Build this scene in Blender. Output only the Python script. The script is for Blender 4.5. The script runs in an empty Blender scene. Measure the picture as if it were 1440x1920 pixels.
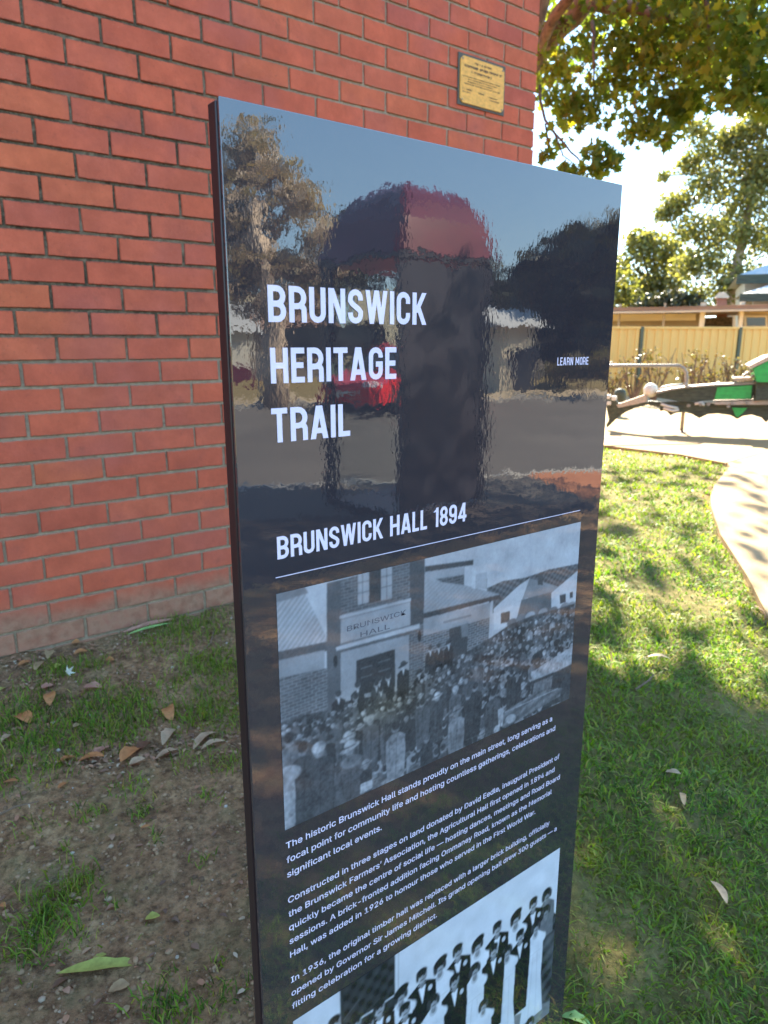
import bpy, bmesh, math, os, random
import numpy as np
from mathutils import Vector, Matrix

R = math.radians
rnd = random.Random(7)
rng = np.random.default_rng(11)
scene = bpy.context.scene
COL = scene.collection

# ------------------------------------------------------------------ camera
cam_d = bpy.data.cameras.new('camera')
cam_d.sensor_fit = 'VERTICAL'
cam_d.sensor_height = 36.0
cam_d.lens = 36.0 * 1332.7 / 1920.0
cam_d.clip_start = 0.02
cam_d.clip_end = 3000
cam_d.dof.use_dof = True
cam_d.dof.focus_distance = 0.93
cam_d.dof.aperture_fstop = 8.6
cam = bpy.data.objects.new('camera', cam_d)
COL.objects.link(cam)
cam.location = (0, 0, 1.1)
cam.rotation_euler = (R(90 - 13.43), 0, R(52.477 - 90))
scene.camera = cam

# ------------------------------------------------------------------ light
SUN_EL, SUN_AZ = 38.0, 44.3           # azimuth from +X towards +Y
world = bpy.data.worlds.new('World')
scene.world = world
world.use_nodes = True
wn = world.node_tree
sky = wn.nodes.new('ShaderNodeTexSky')
sky.sky_type = 'NISHITA'
sky.sun_disc = False
sky.sun_elevation = R(SUN_EL)
sky.sun_rotation = R(90 - SUN_AZ)
sky.air_density = 1.0
sky.dust_density = 0.1
sky.ozone_density = 1.6
bg = wn.nodes['Background']
bg.inputs[1].default_value = 0.15
gm = wn.nodes.new('ShaderNodeGamma')            # softer contrast between the sunward and the opposite sky
gm.inputs[1].default_value = 0.30
tn = wn.nodes.new('ShaderNodeMix')
tn.data_type = 'RGBA'
tn.blend_type = 'MULTIPLY'
tn.inputs[0].default_value = 1.0
tn.inputs[7].default_value = (0.74, 0.90, 1.04, 1)
wn.links.new(sky.outputs[0], gm.inputs[0])
hs = wn.nodes.new('ShaderNodeHueSaturation')
hs.inputs['Saturation'].default_value = 2.0
wn.links.new(gm.outputs[0], hs.inputs['Color'])
wn.links.new(hs.outputs[0], tn.inputs[6])
wn.links.new(tn.outputs[2], bg.inputs[0])
sun_d = bpy.data.lights.new('sun', 'SUN')
sun_d.energy = 2.9
sun_d.angle = R(0.55)
sun_d.color = (1.0, 0.90, 0.72)
sun = bpy.data.objects.new('sun', sun_d)
COL.objects.link(sun)
_d = Vector((math.cos(R(SUN_AZ)) * math.cos(R(SUN_EL)), math.sin(R(SUN_AZ)) * math.cos(R(SUN_EL)), math.sin(R(SUN_EL))))
sun.rotation_euler = _d.to_track_quat('Z', 'Y').to_euler()
sun.location = _d * 40
vs = scene.view_settings
vs.view_transform = 'Standard'
vs.look = 'None'
vs.exposure = 3.62
vs.gamma = 1.0
scene.cycles.max_bounces = 8
scene.cycles.transparent_max_bounces = 12


# ------------------------------------------------------------------ helpers
def tag(o, label=None, cat=None, group=None, kind=None):
    if label: o['label'] = label
    if cat: o['category'] = cat
    if group: o['group'] = group
    if kind: o['kind'] = kind
    return o


def empty(name, loc=(0, 0, 0), rz=0.0, label=None, cat=None, group=None):
    o = bpy.data.objects.new(name, None)
    COL.objects.link(o)
    o.location = loc
    o.rotation_euler = (0, 0, rz)
    o.empty_display_size = 0.05
    return tag(o, label, cat, group)


def link_mesh(name, me, mat=None, parent=None):
    o = bpy.data.objects.new(name, me)
    COL.objects.link(o)
    if mat is not None and len(me.materials) == 0:
        me.materials.append(mat)
    if parent is not None:
        o.parent = parent
    return o


def fast_mesh(name, verts, faces_loops, loop_totals, smooth=False):
    """verts (n,3); faces_loops flat int array; loop_totals per face"""
    me = bpy.data.meshes.new(name)
    verts = np.asarray(verts, dtype=np.float32)
    fl = np.asarray(faces_loops, dtype=np.int32).ravel()
    lt = np.asarray(loop_totals, dtype=np.int32)
    me.vertices.add(len(verts))
    me.vertices.foreach_set('co', verts.ravel())
    me.loops.add(len(fl))
    me.loops.foreach_set('vertex_index', fl)
    me.polygons.add(len(lt))
    ls = np.concatenate([[0], np.cumsum(lt)[:-1]]).astype(np.int32)
    me.polygons.foreach_set('loop_start', ls)
    me.polygons.foreach_set('loop_total', lt)
    if smooth:
        me.polygons.foreach_set('use_smooth', np.ones(len(lt), dtype=bool))
    me.update(calc_edges=True)
    return me


class MB:
    """collects shapes into one mesh"""
    def __init__(self):
        self.v = []
        self.f = []

    def add(self, vs_, fs_):
        b = len(self.v)
        self.v += [tuple(p) for p in vs_]
        self.f += [tuple(b + i for i in f) for f in fs_]
        return self

    def box(self, a, b, M=None, bev=0.0):
        x0, y0, z0 = a
        x1, y1, z1 = b
        if bev <= 0:
            vs_ = [(x0, y0, z0), (x1, y0, z0), (x1, y1, z0), (x0, y1, z0), (x0, y0, z1), (x1, y0, z1), (x1, y1, z1), (x0, y1, z1)]
            fs_ = [(0, 3, 2, 1), (4, 5, 6, 7), (0, 1, 5, 4), (1, 2, 6, 5), (2, 3, 7, 6), (3, 0, 4, 7)]
        else:
            e = bev
            vs_ = []
            for z, s in ((z0, e), (z0 + e, 0), (z1 - e, 0), (z1, e)):
                for (x, y, dx, dy) in ((x0, y0, 1, 1), (x1, y0, -1, 1), (x1, y1, -1, -1), (x0, y1, 1, -1)):
                    if s:
                        vs_ += [(x + dx * e, y + dy * e, z)] * 2
                    else:
                        if (dx, dy) in ((1, 1), (-1, -1)):
                            vs_ += [(x, y + dy * e, z), (x + dx * e, y, z)]
                        else:
                            vs_ += [(x + dx * e, y, z), (x, y + dy * e, z)]
            fs_ = []
            for k in range(3):
                for i in range(8):
                    j = (i + 1) % 8
                    fs_.append((k * 8 + i, k * 8 + j, (k + 1) * 8 + j, (k + 1) * 8 + i))
            fs_.append(tuple(reversed(range(0, 8))))
            fs_.append(tuple(range(24, 32)))
        if M is not None:
            vs_ = [tuple(M @ Vector(p)) for p in vs_]
        return self.add(vs_, fs_)

    def prism(self, pts, axis, a, b):
        """pts: polygon in the two other axes; extruded along axis from a to b"""
        n = len(pts)
        def mk(p, t):
            return {'x': (t, p[0], p[1]), 'y': (p[0], t, p[1]), 'z': (p[0], p[1], t)}[axis]
        vs_ = [mk(p, a) for p in pts] + [mk(p, b) for p in pts]
        fs_ = [tuple(range(n)), tuple(reversed(range(n, 2 * n)))]
        for i in range(n):
            j = (i + 1) % n
            fs_.append((i, i + n, j + n, j))
        return self.add(vs_, fs_)

    def tube(self, pts, rad, seg=8, cap=True):
        pts = [Vector(p) for p in pts]
        n = len(pts)
        rs = rad if isinstance(rad, (list, tuple)) else [rad] * n
        b = len(self.v)
        prev = None
        for i, p in enumerate(pts):
            if i == 0: t = pts[1] - pts[0]
            elif i == n - 1: t = pts[-1] - pts[-2]
            else: t = (pts[i + 1] - pts[i]).normalized() + (pts[i] - pts[i - 1]).normalized()
            if t.length < 1e-9: t = Vector((0, 0, 1))
            t.normalize()
            if prev is None:
                u = t.orthogonal().normalized()
            else:
                u = prev - t * prev.dot(t)
                if u.length < 1e-6: u = t.orthogonal()
                u.normalize()
            prev = u
            w = t.cross(u)
            for k in range(seg):
                a = 2 * math.pi * k / seg
                self.v.append(tuple(p + (u * math.cos(a) + w * math.sin(a)) * rs[i]))
        for i in range(n - 1):
            for k in range(seg):
                k2 = (k + 1) % seg
                self.f.append((b + i * seg + k, b + i * seg + k2, b + (i + 1) * seg + k2, b + (i + 1) * seg + k))
        if cap:
            self.f.append(tuple(b + k for k in reversed(range(seg))))
            self.f.append(tuple(b + (n - 1) * seg + k for k in range(seg)))
        return self

    def lathe(self, prof, c=(0, 0, 0), seg=16):
        """prof: (r, z) list, around z through c"""
        b = len(self.v)
        for r, z in prof:
            for k in range(seg):
                a = 2 * math.pi * k / seg
                self.v.append((c[0] + r * math.cos(a), c[1] + r * math.sin(a), c[2] + z))
        for i in range(len(prof) - 1):
            for k in range(seg):
                k2 = (k + 1) % seg
                self.f.append((b + i * seg + k, b + i * seg + k2, b + (i + 1) * seg + k2, b + (i + 1) * seg + k))
        return self

    def build(self, name, mat=None, parent=None, smooth=False):
        me = bpy.data.meshes.new(name)
        me.from_pydata(self.v, [], self.f)
        if smooth:
            me.polygons.foreach_set('use_smooth', np.ones(len(me.polygons), dtype=bool))
        me.update()
        return link_mesh(name, me, mat, parent)


# ------------------------------------------------------------------ materials
class NT:
    def __init__(self, name):
        self.m = bpy.data.materials.new(name)
        self.m.use_nodes = True
        self.t = self.m.node_tree
        self.p = self.t.nodes['Principled BSDF']
        self.out = self.t.nodes['Material Output']

    def n(self, typ, **kw):
        nd = self.t.nodes.new(typ)
        for k, v in kw.items():
            if k.startswith('i_'):
                key = k[2:]
                key = int(key) if key.isdigit() else key.replace('_', ' ')
                s = nd.inputs[key]
                if hasattr(v, 'links') or isinstance(v, bpy.types.NodeSocket): self.t.links.new(v, s)
                else: s.default_value = v
            else:
                setattr(nd, k, v)
        return nd

    def l(self, a, b):
        self.t.links.new(a, b)

    def noise(self, scale, detail=4, rough=0.55, vec=None, dist=0.0, out='Fac'):
        nd = self.n('ShaderNodeTexNoise', i_Scale=scale, i_Detail=detail, i_Roughness=rough, i_Distortion=dist)
        if vec is not None: self.l(vec, nd.inputs['Vector'])
        return nd.outputs[out]

    def ramp(self, fac, stops, interp='LINEAR'):
        nd = self.n('ShaderNodeValToRGB')
        cr = nd.color_ramp
        cr.interpolation = interp
        while len(cr.elements) < len(stops): cr.elements.new(0.5)
        for e, (pos, c) in zip(cr.elements, stops):
            e.position = pos
            e.color = (c, c, c, 1) if isinstance(c, (int, float)) else (*c, 1)
        self.l(fac, nd.inputs[0])
        return nd.outputs[0]

    def mix(self, fac, a, b, blend='MIX'):
        nd = self.n('ShaderNodeMix', data_type='RGBA', blend_type=blend)
        for s, v in ((nd.inputs[0], fac), (nd.inputs[6], a), (nd.inputs[7], b)):
            if isinstance(v, bpy.types.NodeSocket): self.l(v, s)
            elif isinstance(v, (int, float)): s.default_value = v if s.type == 'VALUE' else (v, v, v, 1)
            else: s.default_value = (*v, 1)
        return nd.outputs[2]

    def math(self, op, a, b=0.0, clamp=False):
        nd = self.n('ShaderNodeMath', operation=op, use_clamp=clamp)
        for s, v in ((nd.inputs[0], a), (nd.inputs[1], b)):
            if isinstance(v, bpy.types.NodeSocket): self.l(v, s)
            else: s.default_value = v
        return nd.outputs[0]

    def pos(self):
        return self.n('ShaderNodeNewGeometry').outputs['Position']

    def obj(self):
        return self.n('ShaderNodeTexCoord').outputs['Object']

    def rand(self):
        return self.n('ShaderNodeObjectInfo').outputs['Random']

    def sep(self, v):
        return self.n('ShaderNodeSeparateXYZ', i_0=v).outputs

    def smooth(self, v, a, b):
        nd = self.n('ShaderNodeMapRange', interpolation_type='SMOOTHSTEP')
        self.l(v, nd.inputs[0])
        nd.inputs[1].default_value = a
        nd.inputs[2].default_value = b
        return nd.outputs[0]

    def bump(self, h, strength=0.3, dist=0.01, normal=None):
        nd = self.n('ShaderNodeBump', i_Strength=strength, i_Distance=dist)
        self.l(h, nd.inputs['Height'])
        if normal is not None: self.l(normal, nd.inputs['Normal'])
        return nd.outputs[0]

    def set(self, color=None, rough=None, metal=None, normal=None, **kw):
        def put(key, v):
            s = self.p.inputs[key]
            if isinstance(v, bpy.types.NodeSocket): self.l(v, s)
            elif isinstance(v, (tuple, list)) and len(v) == 3: s.default_value = (*v, 1)
            else: s.default_value = v
        if color is not None: put('Base Color', color)
        if rough is not None: put('Roughness', rough)
        if metal is not None: put('Metallic', metal)
        if normal is not None: put('Normal', normal)
        for k, v in kw.items(): put(k.replace('_', ' '), v)
        return self.m


def simple(name, color, rough=0.6, metal=0.0, var=0.12, scale=8.0, bump=0.0, **kw):
    t = NT(name)
    nz = t.noise(scale, 5)
    lo = tuple(c * (1 - var * 1.6) for c in color)
    hi = tuple(min(1, c * (1 + var)) for c in color)
    c = t.ramp(nz, [(0.3, lo), (0.7, hi)])
    nrm = t.bump(t.noise(scale * 6, 4), bump, 0.01) if bump else None
    return t.set(color=c, rough=rough, metal=metal, normal=nrm, **kw)


def leafy(name, colors, trans=0.45, rough=0.45, patch_scale=0.8):
    """foliage: diffuse + translucent, colour varies per face island and in patches"""
    t = NT(name)
    isl = t.n('ShaderNodeNewGeometry').outputs['Random Per Island']
    c1 = t.ramp(isl, [(i / (len(colors) - 1), c) for i, c in enumerate(colors)])
    nz = t.noise(patch_scale, 2, vec=t.pos())
    c = t.mix(1.0, c1, t.ramp(nz, [(0.35, 0.7), (0.65, 1.15)]), 'MULTIPLY')
    t.set(color=c, rough=rough, Specular_IOR_Level=0.3)
    tr = t.n('ShaderNodeBsdfTranslucent')
    cb = t.mix(1.0, c, (1.5, 1.45, 0.6), 'MULTIPLY')
    t.l(cb, tr.inputs[0])
    mx = t.n('ShaderNodeMixShader')
    mx.inputs[0].default_value = trans
    t.l(t.p.outputs[0], mx.inputs[1])
    t.l(tr.outputs[0], mx.inputs[2])
    t.l(mx.outputs[0], t.out.inputs[0])
    return t.m


def mat_brick():
    t = NT('red_brick')
    p = t.pos()
    base = t.ramp(t.rand(), [(0.0, (0.52, 0.108, 0.056)), (0.3, (0.57, 0.120, 0.058)), (0.6, (0.53, 0.120, 0.064)), (0.88, (0.58, 0.135, 0.058)), (1.0, (0.48, 0.104, 0.064))])
    mott = t.ramp(t.noise(9, 5, 0.6, vec=p), [(0.3, 0.80), (0.7, 1.12)])
    c = t.mix(1.0, base, mott, 'MULTIPLY')
    fleck = t.ramp(t.noise(260, 2, 0.5, vec=p), [(0.70, 0.0), (0.76, 0.55)])
    c = t.mix(fleck, c, (0.55, 0.27, 0.17))
    dk = t.ramp(t.noise(120, 3, 0.6, vec=p), [(0.25, 0.55), (0.36, 0.0)])
    c = t.mix(dk, c, (0.17, 0.05, 0.035))
    purple = t.ramp(t.noise(3.5, 3, 0.5, vec=p), [(0.52, 0.0), (0.7, 0.45)])
    c = t.mix(purple, c, (0.40, 0.105, 0.080))
    # mortar smears and mould creeping over the brick edges, course by course
    zc = t.math('MODULO', t.math('SUBTRACT', t.sep(p)[2], -0.078), 0.086)
    de = t.math('MINIMUM', zc, t.math('SUBTRACT', 0.076, zc))
    dn = t.math('ADD', de, t.math('MULTIPLY', t.math('SUBTRACT', t.noise(75, 5, 0.75, vec=p), 0.5), 0.022))
    sm_ = t.n('ShaderNodeMapRange'); t.l(dn, sm_.inputs[0]); sm_.inputs[1].default_value = 0.0035; sm_.inputs[2].default_value = 0.0008
    upl = t.math('MULTIPLY', t.smooth(t.sep(p)[2], 0.90, 1.22), t.math('SUBTRACT', 1.0, t.smooth(t.sep(p)[0], 1.0, 1.95)))
    c = t.mix(t.math('MULTIPLY', sm_.outputs[0], 0.62), c, t.mix(upl, (0.30, 0.20, 0.13), (0.10, 0.055, 0.035)))
    # splashed tan dirt on the lowest courses
    z = t.sep(p)[2]
    zz = t.math('ADD', z, t.math('MULTIPLY', t.math('SUBTRACT', t.noise(5, 4, vec=p), 0.5), 0.16))
    low = t.n('ShaderNodeMapRange', interpolation_type='SMOOTHSTEP')
    t.l(zz, low.inputs[0]); low.inputs[1].default_value = 0.21; low.inputs[2].default_value = 0.10
    lf = t.math('MULTIPLY', low.outputs[0], 0.82)
    tan = t.ramp(t.noise(30, 4, vec=p), [(0.3, (0.20, 0.13, 0.08)), (0.55, (0.33, 0.21, 0.13)), (0.75, (0.30, 0.15, 0.10))])
    c = t.mix(lf, c, tan)
    grime = t.ramp(t.noise(14, 6, 0.75, vec=p), [(0.60, 0.0), (0.75, 0.35)])
    c = t.mix(grime, c, (0.16, 0.075, 0.05))
    h = t.math('ADD', t.noise(45, 6, 0.65, vec=p), t.math('MULTIPLY', t.noise(400, 3, vec=p), 0.25))
    c = t.mix(t.ramp(t.noise(28, 5, 0.7, vec=p), [(0.35, 0.0), (0.7, 0.28)]), c, (0.33, 0.06, 0.03))
    return t.set(color=c, rough=0.86, normal=t.bump(h, 0.55, 0.004), Specular_IOR_Level=0.25)


def mat_mortar():
    t = NT('sand_mortar')
    p = t.pos()
    c = t.ramp(t.noise(40, 5, 0.65, vec=p), [(0.3, (0.25, 0.19, 0.12)), (0.6, (0.40, 0.31, 0.205)), (0.8, (0.46, 0.38, 0.27))])
    s = t.sep(p)
    # black mould on the joints, upper left part of the wall
    a = t.smooth(s[2], 0.90, 1.22)
    b = t.n('ShaderNodeMapRange', interpolation_type='SMOOTHSTEP')
    t.l(s[0], b.inputs[0]); b.inputs[1].default_value = 1.95; b.inputs[2].default_value = 1.0
    nz = t.ramp(t.noise(4.5, 5, 0.7, vec=p), [(0.28, 0.35), (0.5, 1.0)])
    f = t.math('MULTIPLY', t.math('MULTIPLY', a, b.outputs[0]), nz)
    fb = t.ramp(t.noise(11, 5, 0.7, vec=p), [(0.58, 0.0), (0.72, 0.6)])
    f = t.math('MAXIMUM', f, fb)
    mld = t.ramp(t.noise(55, 5, 0.7, vec=p), [(0.32, (0.045, 0.032, 0.020)), (0.52, (0.12, 0.092, 0.058)), (0.70, (0.24, 0.19, 0.125))])
    c = t.mix(f, c, mld)
    return t.set(color=c, rough=0.95, normal=t.bump(t.noise(90, 5, 0.7, vec=p), 0.9, 0.006), Specular_IOR_Level=0.15)


PANEL_RIPPLE = 0.030


def gloss_nodes(t, p):
    """fine waviness of a rolled laminate: long soft waves plus orange peel"""
    n1 = t.n('ShaderNodeTexNoise', i_Scale=1.0, i_Detail=2.0, i_Roughness=0.5)
    mp = t.n('ShaderNodeMapping')
    mp.inputs['Scale'].default_value = (210, 210, 120)
    t.l(p, mp.inputs[0]); t.l(mp.outputs[0], n1.inputs['Vector'])
    n2 = t.noise(26, 2, 0.4, vec=p)
    h = t.math('ADD', t.math('MULTIPLY', n1.outputs[0], 0.12), t.math('MULTIPLY', n2, 0.55))
    return t.bump(h, PANEL_RIPPLE, 0.010)


def mat_panel():
    t = NT('gloss_black_laminate')
    p = t.pos()
    nrm = gloss_nodes(t, p)
    dust = t.ramp(t.noise(420, 2, vec=p), [(0.72, 0.0), (0.80, 0.05)])
    c = t.mix(dust, (0.034, 0.029, 0.034), (0.35, 0.34, 0.36))
    smear = t.ramp(t.noise(9, 5, 0.7, vec=p, dist=0.6), [(0.45, 0.0), (0.75, 0.35)])
    c = t.mix(smear, c, (0.052, 0.047, 0.050))
    return t.set(color=c, rough=0.012, normal=nrm, IOR=2.1)


def mat_print(name, tint=(0.86, 0.90, 0.97)):
    t = NT(name)
    at = t.n('ShaderNodeAttribute', attribute_name='ink')
    c = t.mix(1.0, at.outputs['Color'], tint, 'MULTIPLY')
    return t.set(color=c, rough=0.02, normal=gloss_nodes(t, t.pos()), IOR=1.5)


def mat_ink(name, col):
    t = NT(name)
    return t.set(color=col, rough=0.03, normal=gloss_nodes(t, t.pos()), IOR=1.5)


M = {}
M['brick'] = mat_brick()
M['mortar'] = mat_mortar()
M['panel'] = mat_panel()
M['print'] = mat_print('monochrome_photo_print')
M['ink'] = mat_ink('white_ink', (0.78, 0.71, 0.86))
M['edge'] = simple('dark_maroon_edge', (0.022, 0.011, 0.013), 0.35, var=0.25, scale=30)
M['frame'] = simple('black_frame', (0.022, 0.018, 0.02), 0.4, var=0.25, scale=30)
M['brass'] = simple('brass_plate', (0.80, 0.37, 0.06), 0.5, metal=0.1, var=0.14, scale=14, bump=0.1)
M['brass_ink'] = simple('engraved_dark', (0.07, 0.04, 0.02), 0.7, scale=40)
M['plaque_back'] = simple('plaque_backing', (0.10, 0.09, 0.07), 0.8, scale=30)
M['bark'] = simple('grey_brown_bark', (0.16, 0.12, 0.085), 0.95, var=0.5, scale=11, bump=1.0)
M['pale_bark'] = simple('pale_gum_bark', (0.36, 0.28, 0.21), 0.9, var=0.35, scale=3, bump=0.6)
M['twig'] = simple('dry_twig', (0.17, 0.11, 0.07), 0.9, var=0.3, scale=20)
M['steel'] = simple('galvanised_steel', (0.27, 0.235, 0.20), 0.5, metal=0.5, var=0.2, scale=20)
M['white'] = simple('white_paint', (0.58, 0.55, 0.48), 0.5, var=0.1, scale=10)
M['green_paint'] = simple('bright_green_paint', (0.02, 0.34, 0.055), 0.45, var=0.2, scale=6)
M['machine_dark'] = simple('weathered_dark_green_iron', (0.045, 0.055, 0.030), 0.6, var=0.5, scale=14, bump=0.3)
M['machine_pale'] = simple('sun_bleached_timber', (0.45, 0.37, 0.28), 0.8, var=0.3, scale=16, bump=0.3)
M['fence_sheet'] = simple('sand_colour_sheet_steel', (0.74, 0.47, 0.14), 0.6, var=0.06, scale=0.8)
M['fence_post'] = simple('olive_green_post', (0.075, 0.095, 0.06), 0.5, var=0.15, scale=6)
M['concrete'] = None
M['roof_grey'] = simple('grey_sheet_roof', (0.36, 0.36, 0.355), 0.6, var=0.12, scale=2)
M['roof_brown'] = simple('rusty_brown_roof', (0.20, 0.115, 0.075), 0.7, var=0.3, scale=3)
M['cream_wall'] = simple('cream_render', (0.52, 0.45, 0.33), 0.85, var=0.12, scale=1.5)
M['tan_wall'] = simple('tan_boards', (0.33, 0.26, 0.17), 0.85, var=0.2, scale=2)
M['dark_glass'] = simple('dark_window_glass', (0.03, 0.035, 0.045), 0.08, var=0.1, scale=2)
M['maroon'] = simple('maroon_fibreglass', (0.10, 0.014, 0.026), 0.20, var=0.15, scale=4)
M['kiosk_dark'] = simple('dark_charcoal_panel', (0.028, 0.026, 0.034), 0.35, var=0.25, scale=5)
M['taupe_wall'] = simple('taupe_wall', (0.17, 0.145, 0.12), 0.85, var=0.12, scale=1)
M['seagreen_wall'] = simple('dull_green_wall', (0.13, 0.17, 0.14), 0.8, var=0.12, scale=1)
M['red_paint'] = simple('red_car_paint', (0.55, 0.008, 0.010), 0.18, var=0.05, scale=2)
M['rubber'] = simple('black_rubber', (0.018, 0.018, 0.018), 0.85, scale=20)
M['alloy'] = simple('alloy_rim', (0.45, 0.45, 0.46), 0.3, metal=0.8, scale=8)
M['lamp_glass'] = simple('clear_lamp_glass', (0.75, 0.75, 0.78), 0.1, scale=8)
M['leaf_plane'] = leafy('plane_tree_leaves', [(0.06, 0.095, 0.018), (0.11, 0.16, 0.022), (0.17, 0.21, 0.028), (0.075, 0.12, 0.022), (0.30, 0.25, 0.025)], trans=0.58)
M['leaf_gum'] = leafy('olive_gum_leaves', [(0.11, 0.13, 0.045), (0.18, 0.19, 0.06), (0.26, 0.24, 0.09), (0.13, 0.14, 0.06)], trans=0.45, patch_scale=0.5)
M['leaf_gum_brown'] = leafy('grey_brown_gum_leaves', [(0.34, 0.27, 0.20), (0.44, 0.35, 0.27), (0.24, 0.21, 0.14)], trans=0.25, patch_scale=0.3)
M['leaf_dark'] = leafy('dark_evergreen_leaves', [(0.034, 0.040, 0.020), (0.055, 0.060, 0.028), (0.09, 0.075, 0.04)], trans=0.15, patch_scale=0.4)
M['leaf_bronze'] = leafy('bronze_shrub_leaves', [(0.13, 0.07, 0.035), (0.10, 0.10, 0.03), (0.2, 0.14, 0.07)], trans=0.3)


def mat_grass():
    t = NT('grass_blades')
    isl = t.n('ShaderNodeNewGeometry').outputs['Random Per Island']
    c1 = t.ramp(isl, [(0.0, (0.026, 0.050, 0.010)), (0.25, (0.068, 0.140, 0.020)), (0.55, (0.130, 0.245, 0.022)), (0.80, (0.22, 0.34, 0.040)), (0.95, (0.33, 0.31, 0.07)), (1.0, (0.42, 0.31, 0.14))])
    nz = t.noise(1.7, 3, vec=t.pos())
    c = t.mix(t.ramp(nz, [(0.42, 0.0), (0.66, 0.6)]), c1, (0.17, 0.20, 0.03))
    t.set(color=c, rough=0.5, Specular_IOR_Level=0.25)
    tr = t.n('ShaderNodeBsdfTranslucent')
    t.l(t.mix(1.0, c, (1.45, 1.55, 0.22), 'MULTIPLY'), tr.inputs[0])
    mx = t.n('ShaderNodeMixShader'); mx.inputs[0].default_value = 0.42
    t.l(t.p.outputs[0], mx.inputs[1]); t.l(tr.outputs[0], mx.inputs[2]); t.l(mx.outputs[0], t.out.inputs[0])
    return t.m


M['grass'] = mat_grass()


def mat_ground():
    t = NT('soil_and_turf')
    p = t.pos()
    soil = t.ramp(t.noise(14, 7, 0.7, vec=p), [(0.30, (0.125, 0.066, 0.032)), (0.44, (0.255, 0.145, 0.070)), (0.56, (0.355, 0.215, 0.105)), (0.70, (0.46, 0.305, 0.165))])
    tint = t.ramp(t.noise(2.2, 3, vec=p), [(0.4, 0.0), (0.7, 0.55)])
    soil = t.mix(tint, soil, (0.20, 0.11, 0.066))
    speck = t.ramp(t.noise(190, 3, 0.6, vec=p), [(0.62, 0.0), (0.72, 0.55)])
    soil = t.mix(speck, soil, (0.30, 0.27, 0.24))
    clod = t.ramp(t.noise(48, 6, 0.75, vec=p), [(0.36, 0.45), (0.55, 1.15), (0.68, 1.45)])
    soil = t.mix(1.0, soil, clod, 'MULTIPLY')
    moss = t.ramp(t.noise(7, 6, 0.7, vec=p), [(0.50, 0.0), (0.66, 0.45)])
    soil = t.mix(moss, soil, (0.065, 0.085, 0.028))
    turf = t.ramp(t.noise(70, 6, 0.75, vec=p), [(0.3, (0.03, 0.045, 0.012)), (0.5, (0.085, 0.115, 0.024)), (0.72, (0.20, 0.21, 0.05))])
    at = t.n('ShaderNodeAttribute', attribute_name='turf')
    f = t.math('MULTIPLY', at.outputs['Fac'], 0.62)
    c = t.mix(f, soil, turf)
    h = t.math('ADD', t.noise(60, 7, 0.72, vec=p), t.math('MULTIPLY', t.noise(240, 4, 0.6, vec=p), 0.35))
    return t.set(color=c, rough=0.95, normal=t.bump(h, 0.9, 0.012), Specular_IOR_Level=0.15)


def mat_concrete(name, c0, c1, sc=2.0):
    t = NT(name)
    p = t.pos()
    c = t.ramp(t.noise(sc, 6, 0.6, vec=p), [(0.3, c0), (0.7, c1)])
    sp = t.ramp(t.noise(70, 4, 0.7, vec=p), [(0.3, 0.82), (0.7, 1.1)])
    c = t.mix(1.0, c, sp, 'MULTIPLY')
    st = t.ramp(t.noise(1.1, 5, 0.75, vec=p), [(0.6, 0.0), (0.75, 0.3)])
    c = t.mix(st, c, tuple(x * 0.55 for x in c0))
    return t.set(color=c, rough=0.9, normal=t.bump(t.noise(120, 5, 0.6, vec=p), 0.25, 0.004), Specular_IOR_Level=0.2)


M['ground'] = mat_ground()
M['concrete'] = mat_concrete('cream_concrete', (0.29, 0.205, 0.105), (0.36, 0.255, 0.135))
M['asphalt'] = mat_concrete('worn_asphalt', (0.085, 0.075, 0.065), (0.12, 0.105, 0.09), 0.6)
M['paving'] = mat_concrete('orange_brick_paving', (0.32, 0.12, 0.055), (0.42, 0.17, 0.08), 1.5)
M['verge'] = mat_concrete('tan_verge_gravel', (0.30, 0.23, 0.15), (0.38, 0.30, 0.19), 1.0)
M['kerb'] = mat_concrete('kerb_concrete', (0.30, 0.28, 0.25), (0.38, 0.35, 0.31), 1.0)

# ------------------------------------------------------------------ ground
WY = 2.691
PE = [(6.211, 3.061), (5.26, 2.698), (4.894, 2.528), (4.629, 2.376), (4.091, 2.026), (3.536, 1.591), (3.109, 1.286)]
LAWN = [(6.55, 6.4), (6.46, 4.56), (6.52, 3.72), (6.40, 3.25)] + PE + [(2.65, 0.65), (2.4, 0.2), (2.3, -0.3), (2.1, -2.6), (-6, -2.6), (-6, 6.4)]


def in_poly(x, y, poly):
    inside = np.zeros(x.shape, dtype=bool)
    n = len(poly)
    for i in range(n):
        x0, y0 = poly[i]
        x1, y1 = poly[(i + 1) % n]
        c = ((y0 > y) != (y1 > y)) & (x < (x1 - x0) * (y - y0) / (y1 - y0 + 1e-12) + x0)
        inside ^= c
    return inside


def smoothstep(a, b, x):
    t = np.clip((x - a) / (b - a), 0, 1)
    return t * t * (3 - 2 * t)


_ph = rng.uniform(0, 6.28, (40, 3))
_fr = rng.uniform(4, 70, 40)
_an = rng.uniform(0, 6.28, 40)


def gz(x, y):
    """ground height: highest by the wall, falling towards the street, uneven close up"""
    x = np.asarray(x, float)
    y = np.asarray(y, float)
    h = -0.075 * np.clip(WY - y, 0, 6.0)
    near = np.exp(-((x - 1.2) ** 2 + (y - 1.2) ** 2) / 9.0) * smoothstep(-1.0, 0.3, y)
    n = np.zeros_like(x)
    for k in range(40):
        n += np.sin(_fr[k] * (np.cos(_an[k]) * x + np.sin(_an[k]) * y) + _ph[k, 0]) / (_fr[k] ** 0.75)
    onlawn = in_poly(x, y, LAWN)
    return h + np.where(onlawn, n * 0.020 * near, 0.0)


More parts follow.
